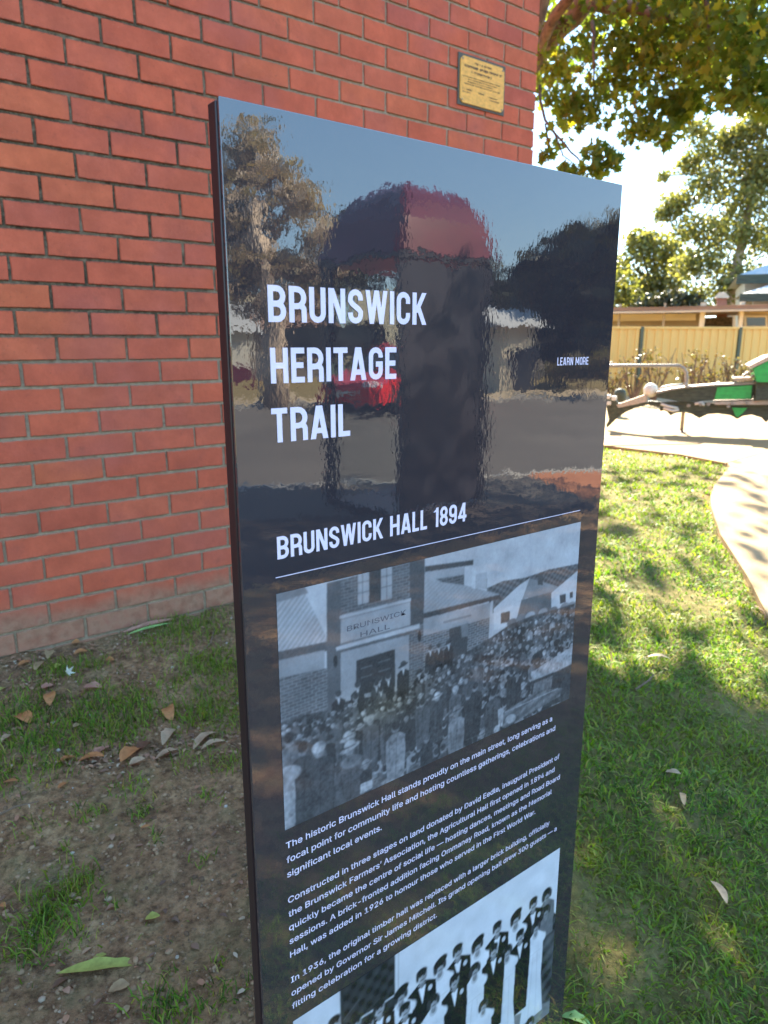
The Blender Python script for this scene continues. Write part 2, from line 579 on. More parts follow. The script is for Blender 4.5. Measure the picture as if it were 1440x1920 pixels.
def turfness(x, y):
    t = smoothstep(-0.34, 0.04, x - 0.8 * y + 0.06 * np.sin(3 * x + 5 * y))
    return t * smoothstep(-0.35, 0.25, y)


def axis_lines(lo, hi, step, far):
    a = list(np.arange(lo, hi + 1e-6, step))
    s = step
    p = hi
    while p < far:
        s *= 1.35
        p += s
        a.append(p)
    s = step
    p = lo
    while p > -far:
        s *= 1.35
        p -= s
        a.insert(0, p)
    return np.array(a)


gx = axis_lines(-0.6, 4.2, 0.018, 900)
gy = axis_lines(-0.4, 2.9, 0.018, 900)
XX, YY = np.meshgrid(gx, gy)
ZZ = gz(XX, YY)
nx, ny = len(gx), len(gy)
idx = np.arange(nx * ny).reshape(ny, nx)
quads = np.stack([idx[:-1, :-1], idx[:-1, 1:], idx[1:, 1:], idx[1:, :-1]], -1).reshape(-1, 4)
gme = fast_mesh('ground', np.stack([XX, YY, ZZ], -1).reshape(-1, 3), quads, np.full(len(quads), 4), smooth=True)
at = gme.attributes.new('turf', 'FLOAT', 'POINT')
far_turf = ((np.hypot(XX - 2, YY - 2) > 9)).astype(float)
tv = np.maximum(turfness(XX, YY) * in_poly(XX, YY, LAWN), far_turf * 0.7)
at.data.foreach_set('value', tv.ravel().astype(np.float32))
tag(link_mesh('ground', gme, M['ground']), kind='structure')


def slab(name, poly, ztop, thick, mat, kind='structure', parent=None, follow=True):
    mb = MB()
    n = len(poly)
    vs_ = [(x, y, ztop(x, y)) for x, y in poly] + [(x, y, ztop(x, y) - thick) for x, y in poly]
    fs_ = [tuple(range(n)), tuple(reversed(range(n, 2 * n)))]
    for i in range(n):
        j = (i + 1) % n
        fs_.append((i, i + n, j + n, j))
    mb.add(vs_, fs_)
    o = mb.build(name, mat, parent)
    bm = bmesh.new()
    bm.from_mesh(o.data)
    for yc in (WY, WY - 6.0):
        bmesh.ops.bisect_plane(bm, geom=bm.verts[:] + bm.edges[:] + bm.faces[:], plane_co=(0, yc, 0), plane_no=(0, 1, 0))
    if follow:
        for v in bm.verts: v.co.z += -0.075 * min(max(WY - v.co.y, 0), 6.0)
    bm.to_mesh(o.data)
    bm.free()
    o['kind'] = kind
    return o


def hz(d):
    return lambda x, y: d


# curved footpath to the right of the lawn and the concrete pad the machine stands on (one joint between them)
edge = PE[::-1]
slab('footpath', [(2.65, 0.65)] + edge + [(6.36, 3.16), (7.75, 3.30), (7.9, 2.2), (6.2, 1.5), (4.6, 0.6), (4.0, 0.2), (3.9, -0.3), (2.4, 0.2)], hz(0.035), 0.12, M['concrete'])
slab('concrete_pad', [(6.375, 3.185), (6.53, 3.72), (6.47, 4.56), (6.5, 7.5), (7.3, 12.5), (9.2, 12.6), (11.9, 8.55), (15.4, 5.9), (17, 5.0), (9.5, 1.4), (7.92, 2.2), (7.765, 3.318)], hz(0.030), 0.12, M['concrete'])

# ------------------------------------------------------------------ brick building
WX1 = 3.034
ZR0 = -0.078          # bottom of lowest course (partly buried)
bld = empty('brick_building', (0.5, 4.8, 0), label='red brick building wall with pale sand mortar behind the heritage sign', cat='building')
WT = 5.6


def core():
    mb = MB()
    e = 0.0075
    mb.box((-6.0 - 0.5, WY + e - 4.8, -0.3), (WX1 - e - 0.5, 8.5 - 4.8, WT))
    return mb.build('mortar_wall', M['mortar'], bld)


core()
# brick meshes: a chamfered box with slightly uneven edges, a handful of variants per length


def brick_mesh(L, seed):
    r = random.Random(seed)
    Hh, Dd, c = 0.076, 0.05, 0.0022
    j = lambda s=0.0012: r.uniform(-s, s)
    x0, x1, z0, z1 = 0, L, 0, Hh
    vs_ = []
    # outer ring a little behind the face, inner ring on the face, back ring
    nseg = 4
    ring = []
    for k in range(nseg): ring.append((x0 + (x1 - x0) * k / nseg, z0, 0, 1))
    ring.append((x1, z0, -1, 1))
    ring.append((x1, (z0 + z1) / 2, -1, 0))
    for k in range(nseg): ring.append((x1 - (x1 - x0) * k / nseg, z1, -1 if k == 0 else 0, -1))
    ring.append((x0, z1, 1, -1))
    ring.append((x0, (z0 + z1) / 2, 1, 0))
    ring[0] = (x0, z0, 1, 1)
    n = len(ring)
    jit = [(j(), j()) for _ in ring]
    for (x, z, sx, sz), (a, b) in zip(ring, jit): vs_.append((x + a, c + 0.0005, z + b))
    for (x, z, sx, sz), (a, b) in zip(ring, jit): vs_.append((x + a + sx * c, j(0.0003), z + b + sz * c))
    for (x, z, sx, sz), (a, b) in zip(ring, jit): vs_.append((x + a, Dd, z + b))
    fs_ = []
    for i in range(n):
        k = (i + 1) % n
        fs_.append((i, k, n + k, n + i))
        fs_.append((2 * n + i, 2 * n + k, k, i))
    fs_.append(tuple(n + i for i in range(n)))
    me = bpy.data.meshes.new('brick')
    me.from_pydata(vs_, [], fs_)
    me.materials.append(M['brick'])
    me.update()
    return me


FULL = [brick_mesh(0.2295, s) for s in range(7)]
PROTO = {}


def brick_variant(L):
    if abs(L - 0.2295) < 0.002: return rnd.choice(FULL)
    key = round(L, 3)
    if key not in PROTO: PROTO[key] = brick_mesh(key, int(key * 1000))
    return PROTO[key]


rest = []        # bricks past the limit or out of frame: one joined part
cells = []
row = 0
z = ZR0
while z + 0.08 < WT:
    # rows alternate half a brick; at the corner they end with a full or a half brick
    x = WX1 - (0.2295 if row % 2 == 1 else 0.1095)
    L = 0.2295 if row % 2 == 1 else 0.1095
    while x > -6.0:
        cells.append((x, z, L))
        x -= 0.24
        L = 0.2295
    z += 0.086
    row += 1
camv = np.array([0, 0, 1.1])


def in_frame(x, zz):
    # horizontal and vertical bounds of the wall area the picture shows
    return 0.25 < x + 0.2 and x < WX1 and zz < 1.02 + 0.60 * x + 0.75 and zz > -0.09


def dist(cn):
    return math.hypot(cn[0] + 0.1, WY, cn[1] - 1.1)


hidden = lambda x, zz: (x > 1.34 and x + 0.22 < 2.62 + 0.0 and zz < 1.1) or (x > 2.40 and zz < 1.55) or (1.30 < x < 2.75 and zz < 1.80 - (x - 1.30) * 0.20)
vis = sorted([c for c in cells if in_frame(c[0], c[1]) and not hidden(c[0], c[1])], key=dist)
near = vis[:300]
nearset = set((round(c[0], 3), round(c[1], 3)) for c in near)
for (x, zz, L) in near:
    o = bpy.data.objects.new('brick', brick_variant(L))
    COL.objects.link(o)
    o.parent = bld
    o.location = (x - 0.5 + rnd.uniform(-0.0012, 0.0012), WY - 4.8 + rnd.uniform(-0.0012, 0.0012), zz + rnd.uniform(-0.001, 0.001))
    o.rotation_euler = (rnd.uniform(-0.004, 0.004), rnd.uniform(-0.005, 0.005), rnd.uniform(-0.004, 0.004))
mb = MB()
for (x, zz, L) in cells:
    if (round(x, 3), round(zz, 3)) in nearset: continue
    dx, dy = rnd.uniform(-0.0012, 0.0012), rnd.uniform(-0.001, 0.001)
    e = 0.002
    a = (x - 0.5 + dx, WY - 4.8 + dy, zz)
    b = (a[0] + L, a[1] + 0.02, zz + 0.076)
    mb.add([(a[0] + e, a[1], a[2] + e), (b[0] - e, a[1], a[2] + e), (b[0] - e, a[1], b[2] - e), (a[0] + e, a[1], b[2] - e),
            (a[0], a[1] + e, a[2]), (b[0], a[1] + e, a[2]), (b[0], a[1] + e, b[2]), (a[0], a[1] + e, b[2]),
            (a[0], b[1], a[2]), (b[0], b[1], a[2]), (b[0], b[1], b[2]), (a[0], b[1], b[2])],
           [(0, 1, 2, 3), (4, 5, 1, 0), (5, 6, 2, 1), (6, 7, 3, 2), (7, 4, 0, 3), (8, 9, 5, 4), (9, 10, 6, 5), (10, 11, 7, 6), (11, 8, 4, 7)])
# end wall round the corner
row = 0
z = ZR0
while z + 0.08 < WT:
    y = WY + (0.1195 if row % 2 == 1 else 0.2395)
    while y < 8.3:
        mb.box((WX1 - 0.02 - 0.5, y - 4.8, z), (WX1 - 0.5 + rnd.uniform(-0.001, 0.001), y + 0.2295 - 4.8, z + 0.076), bev=0)
        y += 0.24
    z += 0.086
    row += 1
o = mb.build('bricks_beyond', M['brick'], bld)
o['kind'] = 'stuff'
mb = MB()
mb.prism([(WY - 0.45 - 4.8, WT + 0.001), (WY - 0.45 - 4.8, WT + 0.09), (5.6 - 4.8, WT + 1.15), (8.95 - 4.8, WT + 0.09), (8.95 - 4.8, WT + 0.001)], 'x', -6.9, WX1 - 0.5 + 0.4)
mb.build('roof', M['roof_grey'], bld)

# brass plaque on the wall
pq = empty('brass_plaque', (2.502, WY, 2.187), label='small rectangular brass plaque with dark engraved lines fixed to the brick wall', cat='plaque')
pw, phh = 0.288, 0.194
MB().box((-0.010, -0.006, -0.010), (pw + 0.012, -0.0015, phh + 0.012)).build('backing', M['plaque_back'], pq)
mb = MB()
cc = 0.016
pts = [(cc, 0), (pw - cc, 0), (pw, cc), (pw, phh - cc), (pw - cc, phh), (cc, phh), (0, phh - cc), (0, cc)]
mb.prism(pts, 'y', -0.012, -0.0061)
mb.build('plate', M['brass'], pq)
for sx, sz in ((0.012, 0.012), (pw - 0.012, 0.012), (0.012, phh - 0.012), (pw - 0.012, phh - 0.012)):
    mbs = MB()
    mbs.tube([(sx, -0.0122, sz), (sx, -0.0145, sz)], [0.0045, 0.003], 8)
    mbs.build('screw', M['steel'], pq)


# ------------------------------------------------------------------ lettering
FONT = None
try:                                              # the plain sans bundled with Blender itself; falls back to the built-in face
    for kind_ in ('LOCAL', 'SYSTEM'):
        fp = os.path.join(bpy.utils.resource_path(kind_), 'datafiles', 'fonts', 'Inter.woff2')
        if os.path.isfile(fp):
            FONT = bpy.data.fonts.load(fp)
            break
except Exception:
    FONT = None


def text_mesh(name, body, size, loc, mat, parent, width=None, bold=0.0, align='LEFT', rot=(R(90), 0, 0), cap=None, res=3, spacing=1.0):
    cu = bpy.data.curves.new(name, 'FONT')
    cu.body = body
    cu.size = size
    if FONT: cu.font = FONT
    cu.resolution_u = res
    cu.offset = bold
    cu.align_x = align
    cu.space_character = spacing
    o = bpy.data.objects.new(name, cu)
    COL.objects.link(o)
    dg = bpy.context.evaluated_depsgraph_get()
    me = bpy.data.meshes.new_from_object(o.evaluated_get(dg))
    bpy.data.objects.remove(o)
    co = np.zeros(len(me.vertices) * 3, dtype=np.float32)
    me.vertices.foreach_get('co', co)
    co = co.reshape(-1, 3)
    if width and len(co):
        w0 = co[:, 0].max() - co[:, 0].min()
        k = width / w0
        x0 = co[:, 0].min()
        co[:, 0] = (co[:, 0] - x0) * k
    if cap:
        co[:, 1] *= cap
    me.vertices.foreach_set('co', co.ravel())
    me.materials.clear()
    me.materials.append(mat)
    me.update()
    m = bpy.data.objects.new(name, me)
    COL.objects.link(m)
    m.parent = parent
    m.location = loc
    m.rotation_euler = rot
    return m


def join_meshes(name, objs, mat, parent):
    """join already placed mesh objects (same parent) into one mesh"""
    vs_, fl, lt, b = [], [], [], 0
    for o in objs:
        me = o.data
        n = len(me.vertices)
        co = np.zeros(n * 3, dtype=np.float32)
        me.vertices.foreach_get('co', co)
        co = co.reshape(-1, 3)
        mw = Matrix.LocRotScale(o.location, o.rotation_euler, o.scale)
        mt = np.array(mw)
        co = co @ mt[:3, :3].T + mt[:3, 3]
        li = np.zeros(len(me.loops), dtype=np.int32)
        me.loops.foreach_get('vertex_index', li)
        tt = np.zeros(len(me.polygons), dtype=np.int32)
        me.polygons.foreach_get('loop_total', tt)
        vs_.append(co); fl.append(li + b); lt.append(tt)
        b += n
    me = fast_mesh(name, np.concatenate(vs_), np.concatenate(fl), np.concatenate(lt))
    for o in objs:
        d = o.data
        bpy.data.objects.remove(o)
        bpy.data.meshes.remove(d)
    return link_mesh(name, me, mat, parent)


# engraved lines, too small to read in the photograph: rows of short uneven strokes, word by word
mb = MB()
er = random.Random(5)
for (xx, zz2, wd, hh) in ((.088, .170, .110, .0085), (.022, .150, .240, .0105), (.070, .130, .130, .0095), (.015, .109, .245, .0045), (.045, .099, .190, .0045), (.045, .089, .170, .0045),
                          (.025, .079, .235, .0045), (.016, .055, .055, .006), (.016, .044, .050, .005), (.116, .052, .050, .006), (.190, .048, .052, .0045), (.190, .036, .066, .0045)):
    x = xx
    while x < xx + wd:
        w = er.uniform(.35, .8) * hh
        if er.random() > .14:
            mb.box((x, -.0125, zz2), (x + w * .42, -.0121, zz2 + hh))
            mb.box((x + w * .44, -.01255, zz2 + er.choice((0, .4, .75)) * hh), (x + w, -.0121, zz2 + er.choice((0, .4, .75)) * hh * .2 + hh * .9))
        x += w + hh * .18
mb.build('engraving', M['brass_ink'], pq)['kind'] = 'stuff'


# condensed capitals drawn as strokes
def arc(cx, cy, rx, ry, a0, a1, n=8):
    return [(cx + rx * math.cos(R(a0 + (a1 - a0) * i / n)), cy + ry * math.sin(R(a0 + (a1 - a0) * i / n))) for i in range(n + 1)]


def glyph(ch, t, k=1.2):
    W = {'B': .46, 'R': .46, 'U': .45, 'N': .48, 'S': .44, 'W': .68, 'I': .165 / k, 'C': .44, 'K': .47, 'H': .47, 'E': .37, 'T': .42, 'A': .50, 'G': .45, 'L': .35,
         '1': .26, '8': .44, '9': .44, '4': .48, 'M': .60, 'O': .45, ' ': .20}[ch] * k
    L, Rr, B, T = t / 2, W - t / 2, t / 2, 1 - t / 2
    q = (Rr - L) / 2
    m = .5
    P = []      # ('s', pts, closed) strokes or ('q', x0,y0,x1,y1,w) cut slants
    S = lambda pts, closed=False: P.append(('s', pts, closed))
    Q = lambda x0, y0, x1, y1, w=t * 1.08: P.append(('q', x0, y0, x1, y1, w))
    V = lambda x, y0=0, y1=1: S([(x, y0), (x, y1)])
    Hh = lambda y, x0, x1: S([(x0, y), (x1, y)])
    cx = W / 2
    if ch == 'I': V(W / 2)
    elif ch == 'H': V(L); V(Rr); Hh(m, L, Rr)
    elif ch == 'E': V(L); Hh(B, L, W); Hh(T, L, W); Hh(m, L, W * .92)
    elif ch == 'L': V(L); Hh(B, L, W)
    elif ch == 'T': V(cx); Hh(T, 0, W)
    elif ch == 'A': Q(t * .52, 0, cx - t * .12, 1); Q(W - t * .52, 0, cx + t * .12, 1); Hh(.25, L + t * .5, Rr - t * .5)
    elif ch == 'N': V(L); V(Rr); Q(L + t * .12, 1, Rr - t * .12, 0)
    elif ch == 'M': V(L); V(Rr); Q(L + t * .1, 1, cx, .22); Q(Rr - t * .1, 1, cx, .22)
    elif ch == 'K': V(L); Q(W - t * .56, 1, L + t * .35, .38); Q(W - t * .50, 0, L + t * .9, .56)
    elif ch == 'W':
        a = t * .95
        Q(a / 2, 1, W * .28, 0, a); Q(cx - .01, 1, W * .28, 0, a); Q(cx + .01, 1, W * .72, 0, a); Q(W - a / 2, 1, W * .72, 0, a)
    elif ch == 'U': S([(L, 1)] + [(L, B + q)] + arc(cx, B + q, q, q, 180, 360)[1:] + [(Rr, 1)])
    elif ch == 'O': S(arc(cx, B + q, q, q, 180, 360) + arc(cx, T - q, q, q, 0, 180), True)
    elif ch == 'C': S([(Rr, .36)] + arc(cx, B + q, q, q, 0, -180) + arc(cx, T - q, q, q, 180, 0) + [(Rr, .64)])
    elif ch == 'G': S([(cx, .48), (Rr, .48), (Rr, .36)] + arc(cx, B + q, q, q, 0, -180) + arc(cx, T - q, q, q, 180, 0) + [(Rr, .68)])
    elif ch == 'S':
        S([(Rr, .68)] + arc(cx, T - q, q, q, 0, 180) + [(L, .66), (L + q * .35, .58), (cx, .50), (Rr - q * .35, .42), (Rr, .34)] + arc(cx, B + q, q, q, 0, -180) + [(L, .32)])
    elif ch == 'B':
        V(L)
        r1, r2 = (T - m) / 2, (m - B) / 2
        S([(L, T)] + arc(Rr - r1 * .9 - .01, T - r1, r1 * .9, r1, 90, -90) + [(L, m)])
        S([(L, m)] + arc(Rr - r2 * .9, m - r2, r2 * .9, r2, 90, -90) + [(L, B)])
    elif ch == 'R':
        V(L)
        mm = .45
        r1 = (T - mm) / 2
        S([(L, T)] + arc(Rr - r1 * .9, T - r1, r1 * .9, r1, 90, -90) + [(L, mm)])
        S([(Rr - .12, mm)] + arc(Rr - .10, mm - .10, .10, .10, 90, 0, 4) + [(Rr + .005, 0)])
    elif ch == '8':
        r1 = (T - m) / 2
        S(arc(cx, T - r1, q * .93, r1, 0, 350, 16), True)
        S(arc(cx, B + r1, q, r1, 0, 350, 16), True)
    elif ch == '9':
        y0 = .42
        ry = q
        S(arc(cx, T - q, q, q, 0, 180) + arc(cx, y0 + q, q, q, 180, 360), True)
        S([(Rr, T - q), (Rr, B + q)] + arc(cx, B + q, q, q, 0, -180)[1:] + [(L, .30)])
    elif ch == '4': V(W * .70); Q(W * .70 - t * .1, 1, t * .5, .27); Hh(.27, 0, W)
    elif ch == '1': V(Rr); Q(t * .3, .78, Rr, .93, t * 1.0)
    return W, P


def stroke_geo(pts, w, closed):
    pts = [Vector(p) for p in pts]
    cl = [pts[0]]
    for p in pts[1:]:
        if (p - cl[-1]).length > 1e-5: cl.append(p)
    if closed and (cl[0] - cl[-1]).length < 1e-5: cl.pop()
    pts = cl
    n = len(pts)
    vs_, fs_ = [], []
    for i in range(n):
        if closed: a, b, c = pts[i - 1], pts[i], pts[(i + 1) % n]
        else: a, b, c = pts[max(i - 1, 0)], pts[i], pts[min(i + 1, n - 1)]
        d1 = (b - a).normalized() if (b - a).length > 0 else (c - b).normalized()
        d2 = (c - b).normalized() if (c - b).length > 0 else d1
        n1 = Vector((-d1.y, d1.x)); n2 = Vector((-d2.y, d2.x))
        mm = (n1 + n2)
        mm = mm.normalized() if mm.length > 1e-6 else n1
        s = min(1.6, 1 / max(0.3, mm.dot(n1)))
        vs_ += [b + mm * (w / 2 * s), b - mm * (w / 2 * s)]
    for i in range(n if closed else n - 1):
        j = (i + 1) % n
        fs_.append((2 * i, 2 * i + 1, 2 * j + 1, 2 * j))
    return vs_, fs_


def lettering(name, text, cap, width, loc, mat, parent, t=.165, gap=.095, k=1.2):
    x = 0
    mb = MB()
    lay = 0
    for ch in text:
        W, P = glyph(ch, t, k)
        for it in P:
            lay = (lay + 1) % 7
            y = -0.00003 * lay
            if it[0] == 's':
                v, f = stroke_geo(it[1], t, it[2])
            else:
                _, x0, y0, x1, y1, w = it
                v = [Vector((x0 - w / 2, y0)), Vector((x0 + w / 2, y0)), Vector((x1 + w / 2, y1)), Vector((x1 - w / 2, y1))]
                f = [(0, 1, 2, 3)]
            mb.add([((x + p.x), y, p.y) for p in v], f)
        x += W + gap
    tot = x - gap
    mb.v = [(a / tot * width, b, c * cap) for a, b, c in mb.v]
    o = mb.build(name, mat, parent)
    o.location = loc
    return o


# ------------------------------------------------------------------ heritage sign
SX, SY, SZ = 0.298, 0.620, 1.305
sign = empty('heritage_sign', (SX, SY, 0), label='tall glossy black heritage trail sign with white lettering and monochrome photographs', cat='sign')
SW = 0.581
mb = MB()
mb.box((0, 0, -0.125), (SW, 0.004, SZ), bev=0.0006)
mb.build('face_panel', M['panel'], sign)
MB().box((0.0015, 0.0042, -0.126), (SW - 0.0015, 0.0072, SZ - 0.0015)).build('shadow_gap', M['frame'], sign)
MB().box((0.0, 0.0074, -0.13), (SW, 0.0235, SZ - 0.001), bev=0.001).build('backing_frame', M['edge'], sign)
MB().box((0.03, 0.002, -0.22), (SW - 0.03, 0.020, -0.1305)).build('base_plinth', M['frame'], sign)
YF = -0.0004
# local z = SZ - distance from top
lettering('title_lettering', 'BRUNSWICK', 0.0338, 0.1970, (0.0398, YF, SZ - 0.1862), M['ink'], sign)
lettering('title_lettering', 'HERITAGE', 0.0338, 0.1545, (0.0402, YF, SZ - 0.2439), M['ink'], sign)
lettering('title_lettering', 'TRAIL', 0.0338, 0.0935, (0.0390, YF, SZ - 0.3016), M['ink'], sign)
lettering('subtitle_lettering', 'BRUNSWICK HALL 1894', 0.0240, 0.2670, (0.0402, YF, SZ - 0.4218), M['ink'], sign, t=.16, gap=.09)
lettering('small_lettering', 'LEARN MORE', 0.0103, 0.0655, (0.4658, YF, SZ - 0.2348), M['ink'], sign, t=.14, gap=.12)
MB().box((0.0373, YF, SZ - 0.4413), (0.5345, YF + 0.0002, SZ - 0.4405)).build('rule_line', M['ink'], sign)

PARAS = [
    [(0.7648, 0.4622, 'The historic Brunswick Hall stands proudly on the main street, long serving as a'),
     (0.7838, 0.4710, 'focal point for community life and hosting countless gatherings, celebrations and'),
     (0.8030, 0.1365, 'significant local events.')],
    [(0.8380, 0.4855, 'Constructed in three stages on land donated by David Eedle, inaugural President of'),
     (0.8570, 0.4755, 'the Brunswick Farmers\u2019 Association, the Agricultural Hall first opened in 1894 and'),
     (0.8760, 0.4900, 'quickly became the centre of social life \u2014 hosting dances, meetings and Road Board'),
     (0.8950, 0.4720, 'sessions. A brick-fronted addition facing Ommaney Road, known as the Memorial'),
     (0.9140, 0.4350, 'Hall, was added in 1926 to honour those who served in the First World War.')],
    [(0.9505, 0.4715, 'In 1936, the original timber hall was replaced with a larger brick building, officially'),
     (0.9700, 0.4905, 'opened by Governor Sir James Mitchell. Its grand opening ball drew 300 guests \u2014 a'),
     (0.9892, 0.2335, 'fitting celebration for a growing district.')]]
for para in PARAS:
    objs = []
    for (d, w, s) in para:
        objs.append(text_mesh('paragraph_text', s, 0.0160, (0.0378, YF, SZ - d), M['ink'], sign, width=w, bold=0.00012, res=2))
    join_meshes('paragraph_text', objs, M['ink'], sign)


# ---- printed photographs: painted cell by cell into the mesh's ink colours
class Canvas:
    def __init__(self, w, h, W, H, base):
        self.w, self.h, self.W, self.H = w, h, W, H       # cells; metres
        self.a = np.full((h, w), base, dtype=np.float32)
        ys, xs = np.mgrid[0:h, 0:w]
        self.u = (xs + .5) / w
        self.v = (ys + .5) / h                             # v down
        self.asp = W / H

    def put(self, mask, g):
        self.a = self.a * (1 - mask) + g * mask

    def poly(self, pts, g, soft=1.0):
        """anti-aliased polygon, convex or not, by supersampling"""
        P = [(p[0], p[1]) for p in pts]
        m = np.zeros_like(self.a)
        x0 = max(0, int(min(p[0] for p in P) * self.w) - 1); x1 = min(self.w, int(max(p[0] for p in P) * self.w) + 2)
        y0 = max(0, int(min(p[1] for p in P) * self.h) - 1); y1 = min(self.h, int(max(p[1] for p in P) * self.h) + 2)
        if x0 >= x1 or y0 >= y1: return
        uu, vv = self.u[y0:y1, x0:x1], self.v[y0:y1, x0:x1]
        for dx in (-.25, .25):
            for dy in (-.25, .25):
                m[y0:y1, x0:x1] += in_poly(uu + dx / self.w, vv + dy / self.h, P) * .25
        if callable(g): g = g(self.u, self.v)
        self.put(m, g)

    def ell(self, c, rx, ry, g, rot=0.0, soft=.18, shade=0.0):
        """ellipse with radii in metres"""
        X = (self.u - c[0]) * self.W
        Y = (self.v - c[1]) * self.H
        r = math.radians(rot)
        A = (X * math.cos(r) + Y * math.sin(r)) / rx
        Bb = (-X * math.sin(r) + Y * math.cos(r)) / ry
        d = np.sqrt(A * A + Bb * Bb)
        m = np.clip((1 - d) / soft + .5, 0, 1)
        gg = g * (1 - shade * A) if shade else g
        self.put(m, gg)

    def line(self, a, b, wd, g):
        ax, ay, bx, by = a[0] * self.W, a[1] * self.H, b[0] * self.W, b[1] * self.H
        X = self.u * self.W; Y = self.v * self.H
        L2 = (bx - ax) ** 2 + (by - ay) ** 2 + 1e-12
        t = np.clip(((X - ax) * (bx - ax) + (Y - ay) * (by - ay)) / L2, 0, 1)
        d = np.hypot(X - ax - t * (bx - ax), Y - ay - t * (by - ay))
        cell = self.W / self.w
        self.put(np.clip((wd / 2 - d) / cell + .5, 0, 1), g)

    def bricks(self, pts, g0, g1, ch=0.0032, slope=0.0):
        def f(u, v):
            X = u * self.W
            Y = v * self.H + slope * X
            rowi = np.floor(Y / ch)
            fy = Y / ch - rowi
            fx = X / (ch * 2.6) + (rowi % 2) * .5
            fx = fx - np.floor(fx)
            mort = ((fy < .28) | (fx < .12)).astype(np.float32)
            nz = np.sin(rowi * 12.9 + np.floor(X / (ch * 2.6) + (rowi % 2) * .5) * 78.2) * 43758.5
            nz = nz - np.floor(nz)
            return g0 * (.8 + .4 * nz) * (1 - mort) + g1 * mort
        self.poly(pts, f)

    def blur(self, k=1):
        for _ in range(k):
            p = np.pad(self.a, 1, mode='edge')
            self.a = (p[:-2, 1:-1] + p[2:, 1:-1] + p[1:-1, :-2] + p[1:-1, 2:] + 4 * self.a) / 8

    def mesh(self, name, x0, ztop, parent, warm=None):
        w, h = self.w, self.h
        xs = x0 + np.linspace(0, self.W, w + 1)
        zs = ztop - np.linspace(0, self.H, h + 1)
        X, Z = np.meshgrid(xs, zs)
        V = np.stack([X, np.full_like(X, YF), Z], -1).reshape(-1, 3)
        i = np.arange((w + 1) * (h + 1)).reshape(h + 1, w + 1)
        q = np.stack([i[1:, :-1], i[1:, 1:], i[:-1, 1:], i[:-1, :-1]], -1).reshape(-1, 4)
        me = fast_mesh(name, V, q, np.full(len(q), 4))
        p = np.pad(self.a, 1, mode='edge')
        vcol = (p[:-1, :-1] + p[1:, :-1] + p[:-1, 1:] + p[1:, 1:]) / 4
        vcol = np.clip(vcol, 0.012, 0.9)
        c = np.stack([vcol, vcol, vcol, np.ones_like(vcol)], -1)
        if warm is not None: c = warm(c)
        ca = me.color_attributes.new('ink', 'FLOAT_COLOR', 'POINT')
        ca.data.foreach_set('color', c.reshape(-1).astype(np.float32))
        return link_mesh(name, me, M['print'], parent)


prg = np.random.default_rng(3)
# street gathering outside a brick hall
PH1 = Canvas(500, 281, 0.5011, 0.2815, 0.40)
P1 = PH1
P1.put(np.clip(.95 + .1 * (P1.v - .3), .9, 1.05), .36 + .05 * P1.u)
K1 = lambda pts, g: P1.poly(pts, g)
# hills
K1([(0.6196, 0.2161), (0.6799, 0.2025), (0.7713, 0.2189), (0.8672, 0.2115), (1.0125, 0.2275), (1.0274, 0.4876), (0.6404, 0.3482)], lambda u, v: .085 + .045 * np.sin(u * 240) * np.sin(v * 190 + u * 60))
# far left roof, corrugated
K1([(-0.002, -0.0074), (0.0725, -0.0039), (0.1277, -0.0034), (0.1246, 0.2431), (-0.0075, 0.2356)], .40)
K1([(-0.003, 0.0369), (0.0692, 0.0224), (0.1246, 0.2431), (-0.0063, 0.2288)], lambda u, v: .30 + .055 * np.sin((u + v * .55) * 420))
K1([(-0.002, -0.0057), (0.0685, -0.0018), (0.0777, 0.0257), (-0.0029, 0.0351)], lambda u, v: .17 + .1 * v)
K1([(-0.0062, 0.227), (0.1246, 0.245), (0.1241, 0.2858), (-0.0072, 0.2684)], .075)
K1([(-0.0081, 0.2632), (0.1151, 0.2775), (0.1141, 0.3574), (-0.0098, 0.3374)], .24)
P1.bricks([(-0.0097, 0.3336), (0.1293, 0.3594), (0.16, 0.3997), (0.1635, 0.7124), (-0.0179, 0.6918)], .10, .19, .0038)
# hall tower
P1.bricks([(0.124, 0.0045), (0.4049, -0.0034), (0.4051, 0.6424), (0.1454, 0.5959), (0.117, 0.5579)], .085, .15, .0038)
K1([(0.124, 0.0045), (0.1607, 0.0051), (0.1551, 0.5811), (0.1204, 0.5805)], lambda u, v: .085 + .03 * np.sin(v * 900))
K1([(0.357, -0.0033), (0.4049, -0.0034), (0.4033, 0.2895), (0.3588, 0.2908)], lambda u, v: .06 + .025 * np.sin(v * 900))
K1([(0.206, -0.0012), (0.2391, -0.0028), (0.2387, 0.1285), (0.2052, 0.1285)], .28)
K1([(0.2705, -0.0034), (0.3053, -0.005), (0.3055, 0.1376), (0.2703, 0.1355)], .28)
K1([(0.2378, -0.0032), (0.2718, -0.0039), (0.2717, 0.136), (0.2374, 0.1339)], .045)
for a_, b_ in [((0.2199, -0.0019), (0.2192, 0.1285)), ((0.2884, -0.003), (0.2885, 0.1348)), ((0.2057, 0.0353), (0.2377, 0.0356)), ((0.2055, 0.0788), (0.2375, 0.0797)), ((0.2704, 0.035), (0.3053, 0.0348)), ((0.2704, 0.0796), (0.3054, 0.0809)), ((0.206, -0.0012), (0.2052, 0.1285)), ((0.3053, -0.005), (0.3055, 0.1376))]: P1.line(a_, b_, .0009, .07)
K1([(0.1591, 0.1636), (0.3602, 0.1699), (0.3609, 0.2833), (0.1581, 0.2709)], .27)
K1([(0.1562, 0.1526), (0.3616, 0.1601), (0.3616, 0.1747), (0.156, 0.1661)], .33)
P1.line((0.1591, 0.1694), (0.3602, 0.1762), .0009, .12)
